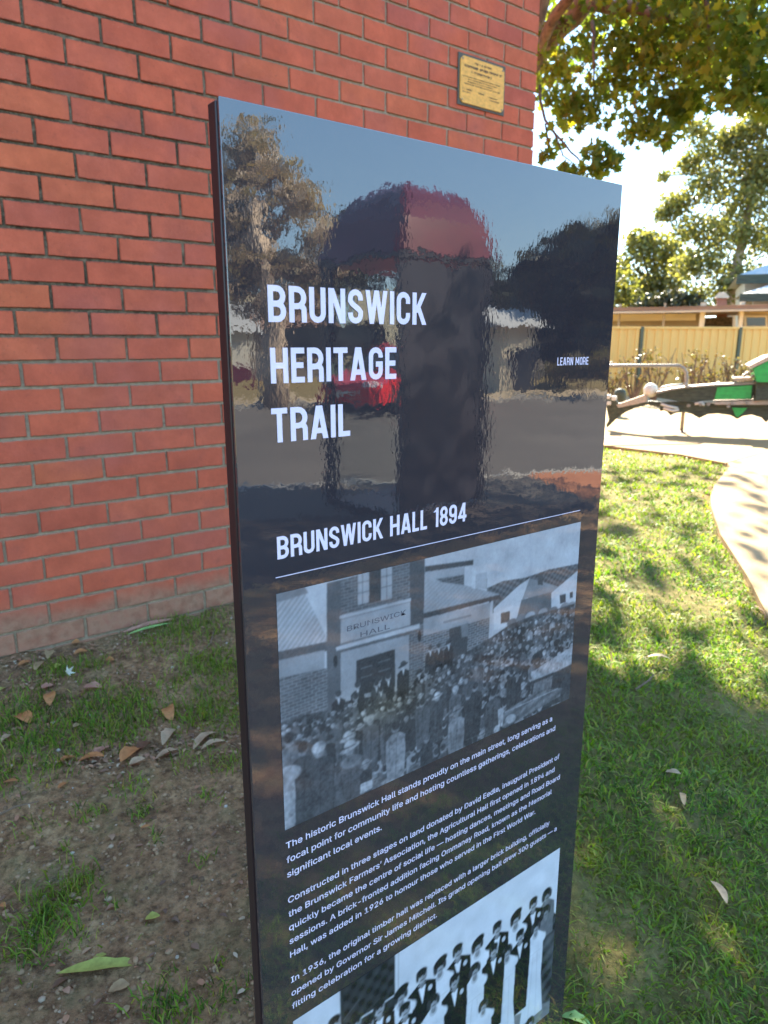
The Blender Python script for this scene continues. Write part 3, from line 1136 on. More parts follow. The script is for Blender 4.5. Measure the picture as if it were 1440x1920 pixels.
K1([(0.1578, 0.3044), (0.3568, 0.3238), (0.3582, 0.5712), (0.1553, 0.5605)], .25)
K1([(0.1581, 0.2709), (0.3587, 0.2823), (0.3588, 0.2972), (0.1579, 0.2886)], .13)
K1([(0.145, 0.2803), (0.39, 0.29), (0.3917, 0.3121), (0.146, 0.2966)], .36)
K1([(0.1497, 0.2984), (0.3873, 0.3122), (0.3626, 0.3265), (0.1577, 0.3103)], .09)
K1([(0.1998, 0.3657), (0.3143, 0.3713), (0.3148, 0.5469), (0.1988, 0.5238)], .035)
for a_, b_ in [((0.2145, 0.4102), (0.2444, 0.4113)), ((0.2646, 0.4083), (0.299, 0.4101)), ((0.2143, 0.4514), (0.2442, 0.4529)), ((0.2646, 0.4502), (0.2991, 0.4525))]: P1.line(a_, b_, .0013, .12)
for c_ in [(0.1431, 0.3407), (0.3905, 0.3481)]: P1.ell(c_, .003, .0075, .02)
# wing on the right
K1([(0.4049, -0.0034), (0.5089, -0.0005), (0.5699, 0.0572), (0.5681, 0.0861), (0.4055, 0.0607)], .36)
K1([(0.4053, 0.0337), (0.5675, 0.0597), (0.568, 0.0839), (0.4055, 0.0607)], .05)
K1([(0.4055, 0.0607), (0.5381, 0.0822), (0.5375, 0.1713), (0.4059, 0.1003)], .26)
P1.bricks([(0.4416, 0.1052), (0.5364, 0.1185), (0.5376, 0.1768), (0.4724, 0.138)], .07, .13, .0036)
K1([(0.4059, 0.0962), (0.5399, 0.17), (0.6749, 0.2698), (0.4029, 0.2509)], lambda u, v: .25 + .02 * np.sin((u + v) * 300))
K1([(0.4029, 0.2466), (0.673, 0.2667), (0.6737, 0.2878), (0.4032, 0.2744)], .045)
K1([(0.4031, 0.2723), (0.6432, 0.2939), (0.6437, 0.3728), (0.4032, 0.3562)], .25)
P1.line((0.4713, 0.3196), (0.5636, 0.3266), .003, .15)
P1.bricks([(0.4032, 0.354), (0.641, 0.3693), (0.6359, 0.5042), (0.5431, 0.5342), (0.4012, 0.5505)], .085, .20, .0034)
K1([(0.4899, 0.3589), (0.5577, 0.3625), (0.555, 0.5055), (0.4925, 0.5198)], .05)
K1([(0.5299, 0.3591), (0.556, 0.3595), (0.5574, 0.4262), (0.5343, 0.421)], .16)
P1.line((0.6415, 0.2967), (0.6394, 0.4704), .0052, .36)
K1([(0.5625, 0.0929), (0.5765, 0.0934), (0.5773, 0.2032), (0.5648, 0.195)], .42)
K1([(0.5774, 0.1333), (0.6192, 0.135), (0.618, 0.2189), (0.5789, 0.1982)], .30)
P1.line((0.6201, 0.169), (0.6195, 0.2138), .0009, .12)
# cottages
K1([(0.6486, 0.3308), (0.7446, 0.2502), (0.7886, 0.2288), (0.7849, 0.3278), (0.6512, 0.3598)], .42)
K1([(0.7886, 0.2288), (0.9177, 0.3223), (0.8852, 0.3432), (0.7614, 0.3279)], .20)
K1([(0.8215, 0.2169), (0.8429, 0.2174), (0.8459, 0.2863), (0.824, 0.2755)], .06)
K1([(0.6511, 0.3574), (0.7849, 0.3278), (0.7617, 0.4122), (0.6964, 0.4433), (0.6535, 0.4416)], .46)
K1([(0.7586, 0.3292), (0.891, 0.3381), (0.8902, 0.4501), (0.7417, 0.4276)], .11)
K1([(0.6778, 0.3642), (0.7139, 0.3678), (0.714, 0.425), (0.6795, 0.4191)], .05)
K1([(0.8852, 0.3432), (1.0193, 0.2527), (1.0261, 0.3702), (0.8864, 0.3685)], .42)
K1([(0.8862, 0.3634), (1.026, 0.3676), (1.0315, 0.4631), (0.8905, 0.4552)], .44)
K1([(0.9232, 0.3707), (0.9514, 0.373), (0.9539, 0.421), (0.9278, 0.4204)], .05)
K1([(0.9693, 0.3737), (0.9842, 0.3745), (0.9861, 0.4085), (0.9711, 0.4076)], .05)
# parked cars along the street
for c_ in [(0.7234, 0.4315), (0.7602, 0.4236), (0.7984, 0.428), (0.8523, 0.4327), (0.898, 0.4433), (0.9497, 0.4422), (0.9819, 0.4491)]:
    P1.ell(c_, .010, .0055, .10 + .25 * prg.random())
# the crowd
TOPL = [(-0.014, 0.5218), (0.0665, 0.5272), (0.1271, 0.5436), (0.1556, 0.5297), (0.204, 0.5372), (0.2713, 0.5654), (0.3568, 0.5814), (0.401, 0.5282), (0.478, 0.5124), (0.559, 0.5017), (0.6438, 0.4725), (0.7145, 0.4395), (0.8082, 0.4323), (0.8878, 0.4415), (1.0359, 0.4454)]
BOT = [(-0.0248, 0.9938), (1.0687, 1.0098)]
K1(TOPL + [(1.05, 1.05), (-.05, 1.05)], lambda u, v: .075 + .03 * np.sin(u * 90 + v * 40) * np.sin(v * 70))
tu = np.array([p[0] for p in TOPL]); tvv = np.array([p[1] for p in TOPL])


def figure(u, v, s, coat, skin, hat=None, hatg=.3, wide=1.0, fold=True):
    """head centre (u, v); s = head width in metres"""
    H_, W_ = P1.H, P1.W
    P1.poly([(u - 1.05 * s * wide / W_, v + 1.05 * s / H_), (u - .45 * s / W_, v + .62 * s / H_), (u + .45 * s / W_, v + .62 * s / H_), (u + 1.05 * s * wide / W_, v + 1.05 * s / H_),
             (u + 1.12 * s * wide / W_, v + 2.6 * s / H_), (u + .85 * s * wide / W_, v + 6.5 * s / H_), (u - .85 * s * wide / W_, v + 6.5 * s / H_), (u - 1.12 * s * wide / W_, v + 2.6 * s / H_)], coat)
    P1.ell((u, v + 1.25 * s / H_), 1.02 * s * wide, .55 * s, coat, soft=.25)
    if fold:
        P1.line((u + .1 * s / W_, v + 1.2 * s / H_), (u, v + 5 * s / H_), .0012, coat * .6)
        P1.line((u - .75 * s * wide / W_, v + 1.5 * s / H_), (u - .6 * s / W_, v + 4 * s / H_), .0010, coat * .55)
    P1.ell((u, v), .46 * s, .60 * s, skin, soft=.3, shade=.25)
    if hat is None: P1.ell((u, v - .16 * s / H_), .48 * s, .50 * s, .045, soft=.35)
    elif hat == 'cap': P1.ell((u, v - .2 * s / H_), .58 * s, .44 * s, hatg, soft=.25, shade=.3)
    else:
        P1.ell((u, v - .05 * s / H_), .92 * s, .24 * s, hatg * .85, rot=-12, soft=.3)
        P1.ell((u, v - .32 * s / H_), .52 * s, .40 * s, hatg, soft=.25, shade=.25)
        P1.line((u - .5 * s / W_, v - .12 * s / H_), (u + .5 * s / W_, v - .2 * s / H_), .12 * s, hatg * .35)


heads = []
for k in range(5000):
    u = prg.uniform(-.02, 1.02)
    tp = np.interp(u, tu, tvv)
    if tp + .02 > .98: continue
    v = tp + .015 + (.98 - tp) * prg.random() ** 1.3
    depth = (v - tp)
    s = .0046 + .0125 * depth + .0045 * max(0, .45 - u) * (depth > .12)
    if all((abs(u - a) * P1.W) > .54 * (s + c) / 1.0 or abs(v - b) * P1.H > .62 * (s + c) / 1.0 for a, b, c in heads):
        heads.append((u, v, s))
heads.sort(key=lambda q_: q_[1])
for (u, v, s) in heads:
    r_ = prg.random()
    coat = float(prg.choice([.03, .04, .055, .07, .10, .15, .26]))
    hat = [None, 'cap', 'brim'][int(prg.choice([0, 1, 2], p=[.40, .28, .32]))]
    figure(u, v, s, coat, float(prg.uniform(.20, .38)), hat, float(prg.choice([.06, .12, .2, .32])), wide=float(prg.uniform(.85, 1.1)), fold=False)
# speakers on the steps and men along the wall
for (c_, s, coat, hat) in [((0.4265, 0.4252), 0.0075, 0.03, None), ((0.4549, 0.428), 0.0075, 0.025, None), ((0.4886, 0.4275), 0.0075, 0.025, 'brim'), ((0.3395, 0.4608), 0.0088, 0.03, 'brim'), ((0.2935, 0.4901), 0.009, 0.028, None), ((0.2659, 0.4857), 0.0088, 0.03, None), ((0.2577, 0.5023), 0.008, 0.06, None), ((0.203, 0.4794), 0.009, 0.035, None), ((0.1975, 0.5282), 0.0092, 0.028, None), ((0.1496, 0.4904), 0.0088, 0.028, None), ((0.3905, 0.5226), 0.0082, 0.03, 'brim'), ((0.4146, 0.5299), 0.0082, 0.028, None), ((0.4511, 0.5549), 0.008, 0.1, None), ((0.2713, 0.5387), 0.007, 0.1, None)]:
    figure(c_[0], c_[1], s, coat, .30, hat, .05)
    P1.poly([(c_[0] - .15 * s / P1.W, c_[1] + .6 * s / P1.H), (c_[0] + .25 * s / P1.W, c_[1] + .6 * s / P1.H), (c_[0] + .05 * s / P1.W, c_[1] + 1.5 * s / P1.H)], .42)
# re-cover their legs with the front rows
for (u, v, s) in heads:
    tp = np.interp(u, tu, tvv)
    if .012 < v - tp < .16 and u < .62 and prg.random() < .8:
        figure(u, v + .01, s * 1.05, float(prg.choice([.05, .08, .12])), float(prg.uniform(.14, .3)), [None, 'cap', 'brim'][int(prg.integers(0, 3))], float(prg.choice([.08, .2, .35])), fold=False)
# the figures nearest the photographer
for (c_, s, coat, hat, hg, w_) in [((0.4023, 0.6747), 0.01, 0.1, None, 0.3, 1.0), ((0.4527, 0.6755), 0.01, 0.07, 'brim', 0.4, 1.0), ((0.2402, 0.6598), 0.011, 0.1, 'cap', 0.32, 1.0), ((0.2993, 0.636), 0.01, 0.08, None, 0.2, 1.0), ((0.5888, 0.6999), 0.0115, 0.045, None, 0.1, 1.15), ((0.6613, 0.7773), 0.0125, 0.085, None, 0.12, 1.1), ((0.5639, 0.7337), 0.01, 0.05, 'cap', 0.1, 1), ((0.517, 0.6773), 0.01, 0.12, 'cap', 0.36, 1), ((0.753, 0.7473), 0.01, 0.05, 'cap', 0.22, 1), ((0.7326, 0.705), 0.009, 0.06, None, 0.2, 1), ((0.5232, 0.7933), 0.0135, 0.22, 'brim', 0.26, 1.0), ((0.4196, 0.864), 0.011, 0.06, 'cap', 0.12, 0.9), ((0.1733, 0.7029), 0.0125, 0.09, 'brim', 0.42, 1.0), ((0.3174, 0.7411), 0.014, 0.24, None, 0.12, 1.0), ((0.0182, 0.6065), 0.014, 0.17, None, 0.14, 1.1), ((0.0522, 0.6694), 0.015, 0.075, None, 0.08, 1.05), ((0.0941, 0.7028), 0.016, 0.07, 'cap', 0.42, 1.15), ((0.1794, 0.7551), 0.0155, 0.095, 'brim', 0.46, 1.25), ((0.2258, 0.8634), 0.0105, 0.05, 'brim', 0.22, 0.8), ((0.4765, 0.9552), 0.0095, 0.09, None, 0.1, 0.8), ((-0.0038, 0.6967), 0.017, 0.3, 'cap', 0.3, 0.9)]:
    figure(c_[0], c_[1], s, coat, .24, hat, hg, wide=w_)
P1.ell((0.1856, 0.8188), .0165, .0085, .16, rot=8, shade=.2)
P1.ell((0.0152, 0.7558), .016, .010, .36, rot=10, shade=.2)
P1.poly([(-0.0016, 0.7844), (0.0262, 0.7946), (0.0285, 0.9851), (-0.0045, 1.0003)], .33)
P1.poly([(0.2096, 0.9463), (0.2442, 0.9493), (0.2454, 0.9899), (0.208, 0.9955)], .46)
# car at the lower right
K1([(0.8132, 0.7505), (0.8804, 0.7252), (0.9736, 0.6973), (1.0452, 0.7014), (1.0504, 0.7922), (0.936, 0.8002), (0.823, 0.7983)], .38)
K1([(0.823, 0.7983), (0.9362, 0.8029), (1.0504, 0.7922), (1.0636, 1.0209), (0.8816, 0.9831), (0.8158, 0.8655)], .055)
K1([(0.8317, 0.816), (0.9137, 0.8174), (0.9106, 0.8862), (0.8245, 0.8835)], .16)
K1([(0.6926, 0.9083), (0.7677, 0.8894), (0.8666, 0.8747), (0.9632, 0.9156), (0.9545, 0.9582), (0.8303, 0.979), (0.7141, 0.9983), (0.6851, 0.9672)], lambda u, v: .10 + .10 * np.sin((u * .5 + v) * 60) ** 2)
P1.line((0.7112, 0.9095), (0.9413, 0.9074), .0016, .34)
P1.ell((0.7365, 0.9608), .011, .007, .36, rot=15)
P1.ell((0.6809, 0.9837), .006, .006, .34)
P1.poly([(0.6824, 0.8769), (0.7056, 0.8782), (0.7041, 0.9792), (0.6872, 0.9749)], .42)
_c = Canvas(P1.w, P1.h, P1.W, P1.H, 0.0)
_c.poly(TOPL + [(1.05, 1.05), (-.05, 1.05)], 1.0)
def soft_noise(shape, k):
    a = prg.normal(size=(shape[0] // k + 2, shape[1] // k + 2))
    yy = np.linspace(0, a.shape[0] - 1.001, shape[0]); xx = np.linspace(0, a.shape[1] - 1.001, shape[1])
    y0, x0 = yy.astype(int), xx.astype(int)
    fy_, fx_ = (yy - y0)[:, None], (xx - x0)[None]
    return (a[y0][:, x0] * (1 - fy_) * (1 - fx_) + a[y0 + 1][:, x0] * fy_ * (1 - fx_) + a[y0][:, x0 + 1] * (1 - fy_) * fx_ + a[y0 + 1][:, x0 + 1] * fy_ * fx_)
P1.a = P1.a * np.clip(1 + _c.a * (.20 * soft_noise(P1.a.shape, 3) + .16 * soft_noise(P1.a.shape, 9)), .3, 2.2)
P1.a = P1.a * (1 - .22 * _c.a)
P1.a = P1.a * (1 + .10 * soft_noise(P1.a.shape, 22) + .04 * soft_noise(P1.a.shape, 5))
P1.a = P1.a * (1 + .05 * prg.normal(size=P1.a.shape)) + .012 * prg.normal(size=P1.a.shape)
P1.blur(1)
P1.a = P1.a * .98 + .022
# browned patches as in the old print
def warm1(c):
    u = np.linspace(0, 1, c.shape[1])[None, :]; v = np.linspace(0, 1, c.shape[0])[:, None]
    f = np.exp(-((u - .30) / .12) ** 2 - ((v - .62) / .10) ** 2)
    c[..., 0] *= 1 + .12 * f
    c[..., 2] *= 1 - .22 * f
    return c
PH1.mesh('historic_photo', 0.0372, SZ - 0.4585, sign, warm1)
INKG = mat_ink('grey_print_ink', (0.11, 0.11, 0.13))
jl = [text_mesh('photo_lettering', 'BRUNSWICK', .012, ((0.1251, 0.5226)[0], YF - .0002, SZ - (0.1251, 0.5226)[1]), INKG, sign, width=.086, bold=0.00005, res=4),
      text_mesh('photo_lettering', 'HALL', .012, ((0.1435, 0.5344)[0], YF - .0002, SZ - (0.1435, 0.5344)[1]), INKG, sign, width=.043, bold=0.00005, res=4)]
join_meshes('photo_lettering', jl, INKG, sign)

# evening-dress group in front of a pale wall
PH2 = Canvas(420, 279, 0.5020, 0.3330, 0.60)
P2 = PH2
P2.put(np.ones_like(P2.a), .60 + .05 * P2.u)
K2 = lambda pts, g: P2.poly(pts, g)
K2([(.137, -.01), (.316, -.01), (.316, 1.01), (.137, 1.01)], lambda u, v: .035 + .02 * np.sin(u * 130) * np.sin(v * 90))
P2.line((.327, 0), (.327, 1), .0012, .30)
K2([(0.1994, 0.1908), (0.2419, 0.1941), (0.2443, 0.2043), (0.202, 0.2001)], .5)
K2([(0.2785, 0.193), (0.3123, 0.1934), (0.3142, 0.2031), (0.2806, 0.2029)], .5)
P2.line((0.1471, 0.1483), (0.1967, 0.0996), .001, .12)
K2([(0.8877, 0.3322), (0.9284, 0.3101), (0.9862, 0.3592), (1.0287, 0.4395), (1.0715, 1.1651), (0.9466, 1.0318)], lambda u, v: .07 + .05 * np.sin(u * 60 + v * 30) * np.sin(v * 45))
K2([(0.8098, 0.8256), (1.0184, 0.9335), (1.025, 1.0513), (0.8081, 0.9291)], .20)


def sitter(c, s, kind, hat=False, long=8.0, girl=False):
    u, v = c
    W_, H_ = P2.W, P2.H
    g = {'suit': .018, 'gown': .68, 'blur': .16}[kind]
    sh = 1.45 if kind == 'suit' else 1.12
    P2.poly([(u - .35 * s / W_, v + .55 * s / H_), (u + .35 * s / W_, v + .55 * s / H_), (u + sh * s / W_, v + 1.15 * s / H_), (u + (sh + .08) * s / W_, v + 3.0 * s / H_), (u + sh * .95 * s / W_, v + long * s / H_), (u - sh * .95 * s / W_, v + long * s / H_), (u - (sh + .08) * s / W_, v + 3.0 * s / H_), (u - sh * s / W_, v + 1.15 * s / H_)], g)
    if kind == 'gown':
        P2.poly([(u - .8 * s / W_, v + 3.2 * s / H_), (u + .8 * s / W_, v + 3.2 * s / H_), (u + 1.7 * s / W_, v + long * s / H_), (u - 1.7 * s / W_, v + long * s / H_)], .66)
        P2.ell((u, v + .95 * s / H_), .42 * s, .45 * s, .48)
        for k in (-1, 1): P2.ell((u + k * 1.0 * s / W_, v + 1.75 * s / H_), .55 * s, .55 * s, .70, soft=.4)
        P2.line((u - .2 * s / W_, v + 3.2 * s / H_), (u - .5 * s / W_, v + long * s / H_), .0012, .50)
        P2.line((u + .4 * s / W_, v + 3.2 * s / H_), (u + .6 * s / W_, v + long * s / H_), .0012, .52)
        P2.line((u - .8 * s / W_, v + 3.1 * s / H_), (u + .8 * s / W_, v + 3.0 * s / H_), .0012, .50)
    if kind == 'suit':
        P2.poly([(u - .42 * s / W_, v + .75 * s / H_), (u + .42 * s / W_, v + .75 * s / H_), (u + .08 * s / W_, v + 2.7 * s / H_)], .74)
        P2.line((u - .38 * s / W_, v + .92 * s / H_), (u + .38 * s / W_, v + .86 * s / H_), .26 * s, .02)
        P2.ell((u + .85 * s / W_, v + 1.6 * s / H_), .22 * s, .26 * s, .55)
    P2.ell((u, v + .75 * s / H_), .26 * s, .4 * s, .22)
    P2.ell((u, v), .50 * s, .68 * s, .33 if kind != 'blur' else .24, soft=.2, shade=.38)
    # hair, eyes, nose shade, mouth
    P2.ell((u - .05 * s / W_, v - .42 * s / H_), .55 * s, .36 * s, .025, soft=.25)
    P2.ell((u - .48 * s / W_, v - .1 * s / H_), .14 * s, .42 * s, .04, soft=.4)
    if kind != 'suit' or girl:
        P2.ell((u - .5 * s / W_, v + .05 * s / H_), .24 * s, .55 * s, .045, soft=.5)
        P2.ell((u + .5 * s / W_, v + .0 * s / H_), .18 * s, .45 * s, .05, soft=.5)
    if hat: P2.ell((u + .02 * s / W_, v - .45 * s / H_), .78 * s, .44 * s, .02, rot=-22, soft=.2)
    for k in (-.2, .22): P2.ell((u + k * s / W_, v - .05 * s / H_), .13 * s, .09 * s, .03, soft=.5)
    P2.line((u - .14 * s / W_, v + .36 * s / H_), (u + .16 * s / W_, v + .35 * s / H_), .10 * s, .07)
    P2.line((u + .02 * s / W_, v), (u + .05 * s / W_, v + .18 * s / H_), .05 * s, .28)


SIT = [((0.9485, 0.2308), 0.0185, 'blur', False, 3), ((0.8828, 0.2293), 0.0185, 'suit', False, 6), ((0.8001, 0.2424), 0.0185, 'gown', True, 7), ((0.7171, 0.2247), 0.0185, 'suit', False, 8), ((0.6321, 0.2424), 0.0185, 'gown', True, 8), ((0.5509, 0.2008), 0.019, 'suit', False, 8), ((0.4807, 0.2124), 0.0185, 'gown', True, 8), ((0.4129, 0.1981), 0.019, 'suit', False, 9), ((0.9488, 0.3274), 0.0175, 'blur', False, 3), ((0.902, 0.3803), 0.0175, 'gown', False, 11), ((0.8263, 0.3629), 0.018, 'suit', False, 9), ((0.7673, 0.4006), 0.018, 'gown', False, 11), ((0.7048, 0.336), 0.018, 'suit', False, 9), ((0.6243, 0.3693), 0.0185, 'gown', False, 9), ((0.5409, 0.3487), 0.0185, 'suit', False, 9), ((0.4584, 0.3782), 0.0185, 'gown', False, 6), ((0.3368, 0.223), 0.0185, 'gown', True, 8), ((0.3525, 0.3144), 0.019, 'suit', False, 6), ((0.6681, 0.6132), 0.0165, 'gown', False, 5)]
for (c_, s, kd, ht, lg) in SIT: sitter(c_, s * .96, kd, ht, lg)
for (c_, s, kd, ht, lg) in [((0.2627, 0.213), 0.0185, 'suit', False, 5), ((0.1859, 0.2045), 0.0185, 'suit', False, 5), ((0.12, 0.137), 0.018, 'suit', False, 5), ((0.2262, 0.2576), 0.018, 'suit', False, 5)]: sitter(c_, s * .96, kd, ht, lg)
# spectacles of the man at the left, lower rows that go on below
gc = (0.4128, 0.1918)
P2.line((gc[0] - .008 / P2.W, gc[1]), (gc[0] + .008 / P2.W, gc[1] - .001 / P2.H), .0016, .03)
for k in range(8):
    sitter((.06 + k * .12, .93 + .03 * (k % 2)), .0165, ['suit', 'gown'][k % 2], False, 4)
P2.a = P2.a * (1 + .10 * soft_noise(P2.a.shape, 4) * (P2.a < .55) + .05 * soft_noise(P2.a.shape, 12))
P2.a = P2.a * (1 + .03 * prg.normal(size=P2.a.shape))
P2.blur(1)
PH2.mesh('portrait_photo', 0.0384, SZ - 1.0080, sign)


# ------------------------------------------------------------------ grass
def blades(name, px, py, hgt, wid, lean, mat, kind='stuff', label=None, cat=None, parent=None, zoff=0.0):
    n = len(px)
    pz = gz(px, py) - 0.004 + zoff
    az = rng.uniform(0, 2 * np.pi, n)
    la = rng.uniform(0, 2 * np.pi, n)
    lx, ly = np.cos(la) * lean * hgt, np.sin(la) * lean * hgt
    wx, wy = np.cos(az) * wid / 2, np.sin(az) * wid / 2
    hm = hgt * (1 - 0.25 * lean)
    V = np.zeros((n, 5, 3))
    V[:, 0] = np.stack([px - wx, py - wy, pz], -1)
    V[:, 1] = np.stack([px + wx, py + wy, pz], -1)
    V[:, 2] = np.stack([px - wx * .75 + lx * .38, py - wy * .75 + ly * .38, pz + hm * .58], -1)
    V[:, 3] = np.stack([px + wx * .75 + lx * .38, py + wy * .75 + ly * .38, pz + hm * .58], -1)
    V[:, 4] = np.stack([px + lx, py + ly, pz + hm * (1 - .35 * lean)], -1)
    b = np.arange(n)[:, None] * 5
    F = np.concatenate([b + np.array([0, 1, 3, 2]), b + np.array([2, 3, 4])], 1)
    lt = np.tile([4, 3], n)
    me = fast_mesh(name, V.reshape(-1, 3), F, lt)
    o = link_mesh(name, me, mat, parent)
    if kind: o['kind'] = kind
    if label: o['label'] = label
    if cat: o['category'] = cat
    return o


def sample_lawn():
    P = []
    for r0, r1, dens, hh, ww in ((0.55, 2.0, 15000, 0.034, 0.0044), (2.0, 3.2, 9500, 0.037, 0.0054), (3.2, 5.2, 3800, 0.040, 0.0072), (5.2, 9.0, 1500, 0.040, 0.0115)):
        a0, a1 = R(-35), R(80)
        area = (a1 - a0) / 2 * (r1 * r1 - r0 * r0)
        n = int(area * dens)
        r = np.sqrt(rng.uniform(r0 * r0, r1 * r1, n))
        a = rng.uniform(a0, a1, n)
        x, y = r * np.cos(a), r * np.sin(a)
        t = turfness(x, y)
        # bare spots
        pn = np.sin(5.1 * x + 1.3) * np.sin(4.3 * y + .7) + np.sin(11.7 * x - 3.1 * y) * .6 + np.sin(7.3 * y + 9.1 * x + 2) * .5
        bare = smoothstep(-1.1, -0.35, pn)
        keep = in_poly(x, y, LAWN) & (rng.uniform(0, 1, n) < t * (0.55 + 0.45 * bare)) & ~((y > WY - 0.02) & (x < WX1))
        x, y, bb = x[keep], y[keep], bare[keep]
        n = len(x)
        P.append((x, y, hh * rng.uniform(.5, 1.35, n) * (.6 + .4 * bb), ww * rng.uniform(.7, 1.3, n), rng.uniform(.3, 1.6, n)))
    return [np.concatenate(c) for c in zip(*P)]


blades('lawn_grass', *sample_lawn(), M['grass'], label='short sunlit and shaded lawn grass beside the curved path', cat='grass')

TUFTS = [((0.236, 1.478), 0.055, 260), ((0.189, 1.436), 0.05, 220), ((0.151, 1.377), 0.035, 90), ((0.274, 1.515), 0.04, 120), ((0.622, 2.127), 0.085, 520), ((0.545, 2.021), 0.06, 260), ((0.543, 2.253), 0.05, 120), ((0.361, 2.298), 0.07, 240), ((0.279, 2.119), 0.07, 220), ((0.386, 2.079), 0.09, 420), ((0.909, 2.157), 0.12, 620), ((0.862, 1.933), 0.1, 420), ((0.461, 2.489), 0.07, 240), ((0.941, 2.57), 0.1, 420), ((1.076, 2.598), 0.12, 380), ((0.842, 2.476), 0.08, 160), ((0.574, 2.482), 0.07, 220), ((0.365, 1.713), 0.03, 70), ((0.485, 1.667), 0.03, 70), ((0.638, 1.613), 0.03, 40), ((0.478, 1.535), 0.014, 22), ((0.29, 1.621), 0.014, 20), ((0.335, 1.409), 0.014, 14), ((0.328, 1.122), 0.04, 90), ((0.348, 1.082), 0.04, 90), ((0.428, 1.057), 0.03, 40), ((0.455, 1.134), 0.012, 16), ((0.449, 1.055), 0.03, 40), ((0.247, 1.355), 0.02, 30), ((0.666, 1.786), 0.05, 60), ((0.233, 1.952), 0.05, 120), ((0.342, 1.96), 0.06, 140), ((0.481, 1.758), 0.04, 60), ((0.764, 1.997), 0.08, 240), ((0.767, 1.703), 0.05, 90), ((0.248, 1.725), 0.03, 40), ((0.543, 1.416), 0.02, 20), ((0.916, 2.285), 0.08, 200), ((0.268, 2.289), 0.08, 260), ((0.471, 2.172), 0.08, 320), ((1.029, 2.236), 0.1, 320)]
tx, ty, th, tw, tl = [], [], [], [], []
for (c, rr, n) in TUFTS:
    x = rng.normal(c[0], rr * .75, n); y = rng.normal(c[1], rr * .75, n)
    tx.append(x); ty.append(y)
    th.append(rng.uniform(.018, .058, n) * (1.0 if rr > .03 else .75)); tw.append(rng.uniform(.0022, .0042, n)); tl.append(rng.uniform(.2, 1.0, n))
# thin scatter of single blades over the bare soil
n = 2600
x = rng.uniform(-1.6, 1.9, n); y = rng.uniform(0.35, 2.6, n)
k = (x - .8 * y < .3)
tx.append(x[k]); ty.append(y[k]); th.append(rng.uniform(.008, .026, k.sum())); tw.append(rng.uniform(.0015, .003, k.sum())); tl.append(rng.uniform(.4, 1.2, k.sum()))
# left of the frame the same weedy strip goes on along the wall
for c in [(-.3, 2.2), (-.8, 2.4), (-1.2, 1.9), (-.6, 1.6), (-1.5, 2.4), (.0, 2.0)]:
    x = rng.normal(c[0], .12, 500); y = rng.normal(c[1], .1, 500)
    tx.append(x); ty.append(np.minimum(y, WY - .02)); th.append(rng.uniform(.02, .055, 500)); tw.append(rng.uniform(.0022, .004, 500)); tl.append(rng.uniform(.2, 1, 500))
tx, ty, th, tw, tl = map(np.concatenate, (tx, ty, th, tw, tl))
k = ty < WY - .012
blades('weed_grass', tx[k], ty[k], th[k], tw[k], tl[k], M['grass'], label='sparse tufts of green grass on bare soil below the brick wall', cat='grass')

# pebbles and crumbs of soil, one object
def icos():
    t = (1 + 5 ** .5) / 2
    v = np.array([(-1, t, 0), (1, t, 0), (-1, -t, 0), (1, -t, 0), (0, -1, t), (0, 1, t), (0, -1, -t), (0, 1, -t), (t, 0, -1), (t, 0, 1), (-t, 0, -1), (-t, 0, 1)]) / math.hypot(1, t)
    f = np.array([(0, 11, 5), (0, 5, 1), (0, 1, 7), (0, 7, 10), (0, 10, 11), (1, 5, 9), (5, 11, 4), (11, 10, 2), (10, 7, 6), (7, 1, 8), (3, 9, 4), (3, 4, 2), (3, 2, 6), (3, 6, 8), (3, 8, 9), (4, 9, 5), (2, 4, 11), (6, 2, 10), (8, 6, 7), (9, 8, 1)])
    return v, f


def pebbles(name, x, y, size, mat, label, cat):
    v, f = icos()
    n = len(x)
    z = gz(x, y)
    s = size[:, None, None] * rng.uniform(.6, 1.3, (n, 1, 3)) * np.array([1, 1, .6])
    V = v[None] * s * rng.uniform(.8, 1.15, (n, 12, 1))
    V += np.stack([x, y, z + size * .15], -1)[:, None]
    F = (f[None] + (np.arange(n) * 12)[:, None, None]).reshape(-1, 3)
    me = fast_mesh(name, V.reshape(-1, 3), F, np.full(len(F), 3))
    o = link_mesh(name, me, mat)
    return tag(o, label, cat, kind='stuff')


t = NT('soil_crumbs')
isl = t.n('ShaderNodeNewGeometry').outputs['Random Per Island']
M['crumb'] = t.set(color=t.ramp(isl, [(0, (.11, .062, .032)), (.5, (.24, .145, .074)), (.93, (.33, .21, .115)), (.985, (.36, .27, .18)), (1, (.42, .38, .32))]), rough=.95)
n = 15000
x = rng.uniform(-.2, 1.75, n); y = rng.uniform(.7, WY - .02, n)
k = x - .8 * y < .25
x, y = x[k], y[k]
pebbles('soil_crumbs', x, y, rng.uniform(.0012, .0045, len(x)) * rng.choice([1, 1, 1, 1.9], len(x)), M['crumb'], 'loose crumbs and small stones scattered on the bare soil', 'gravel')


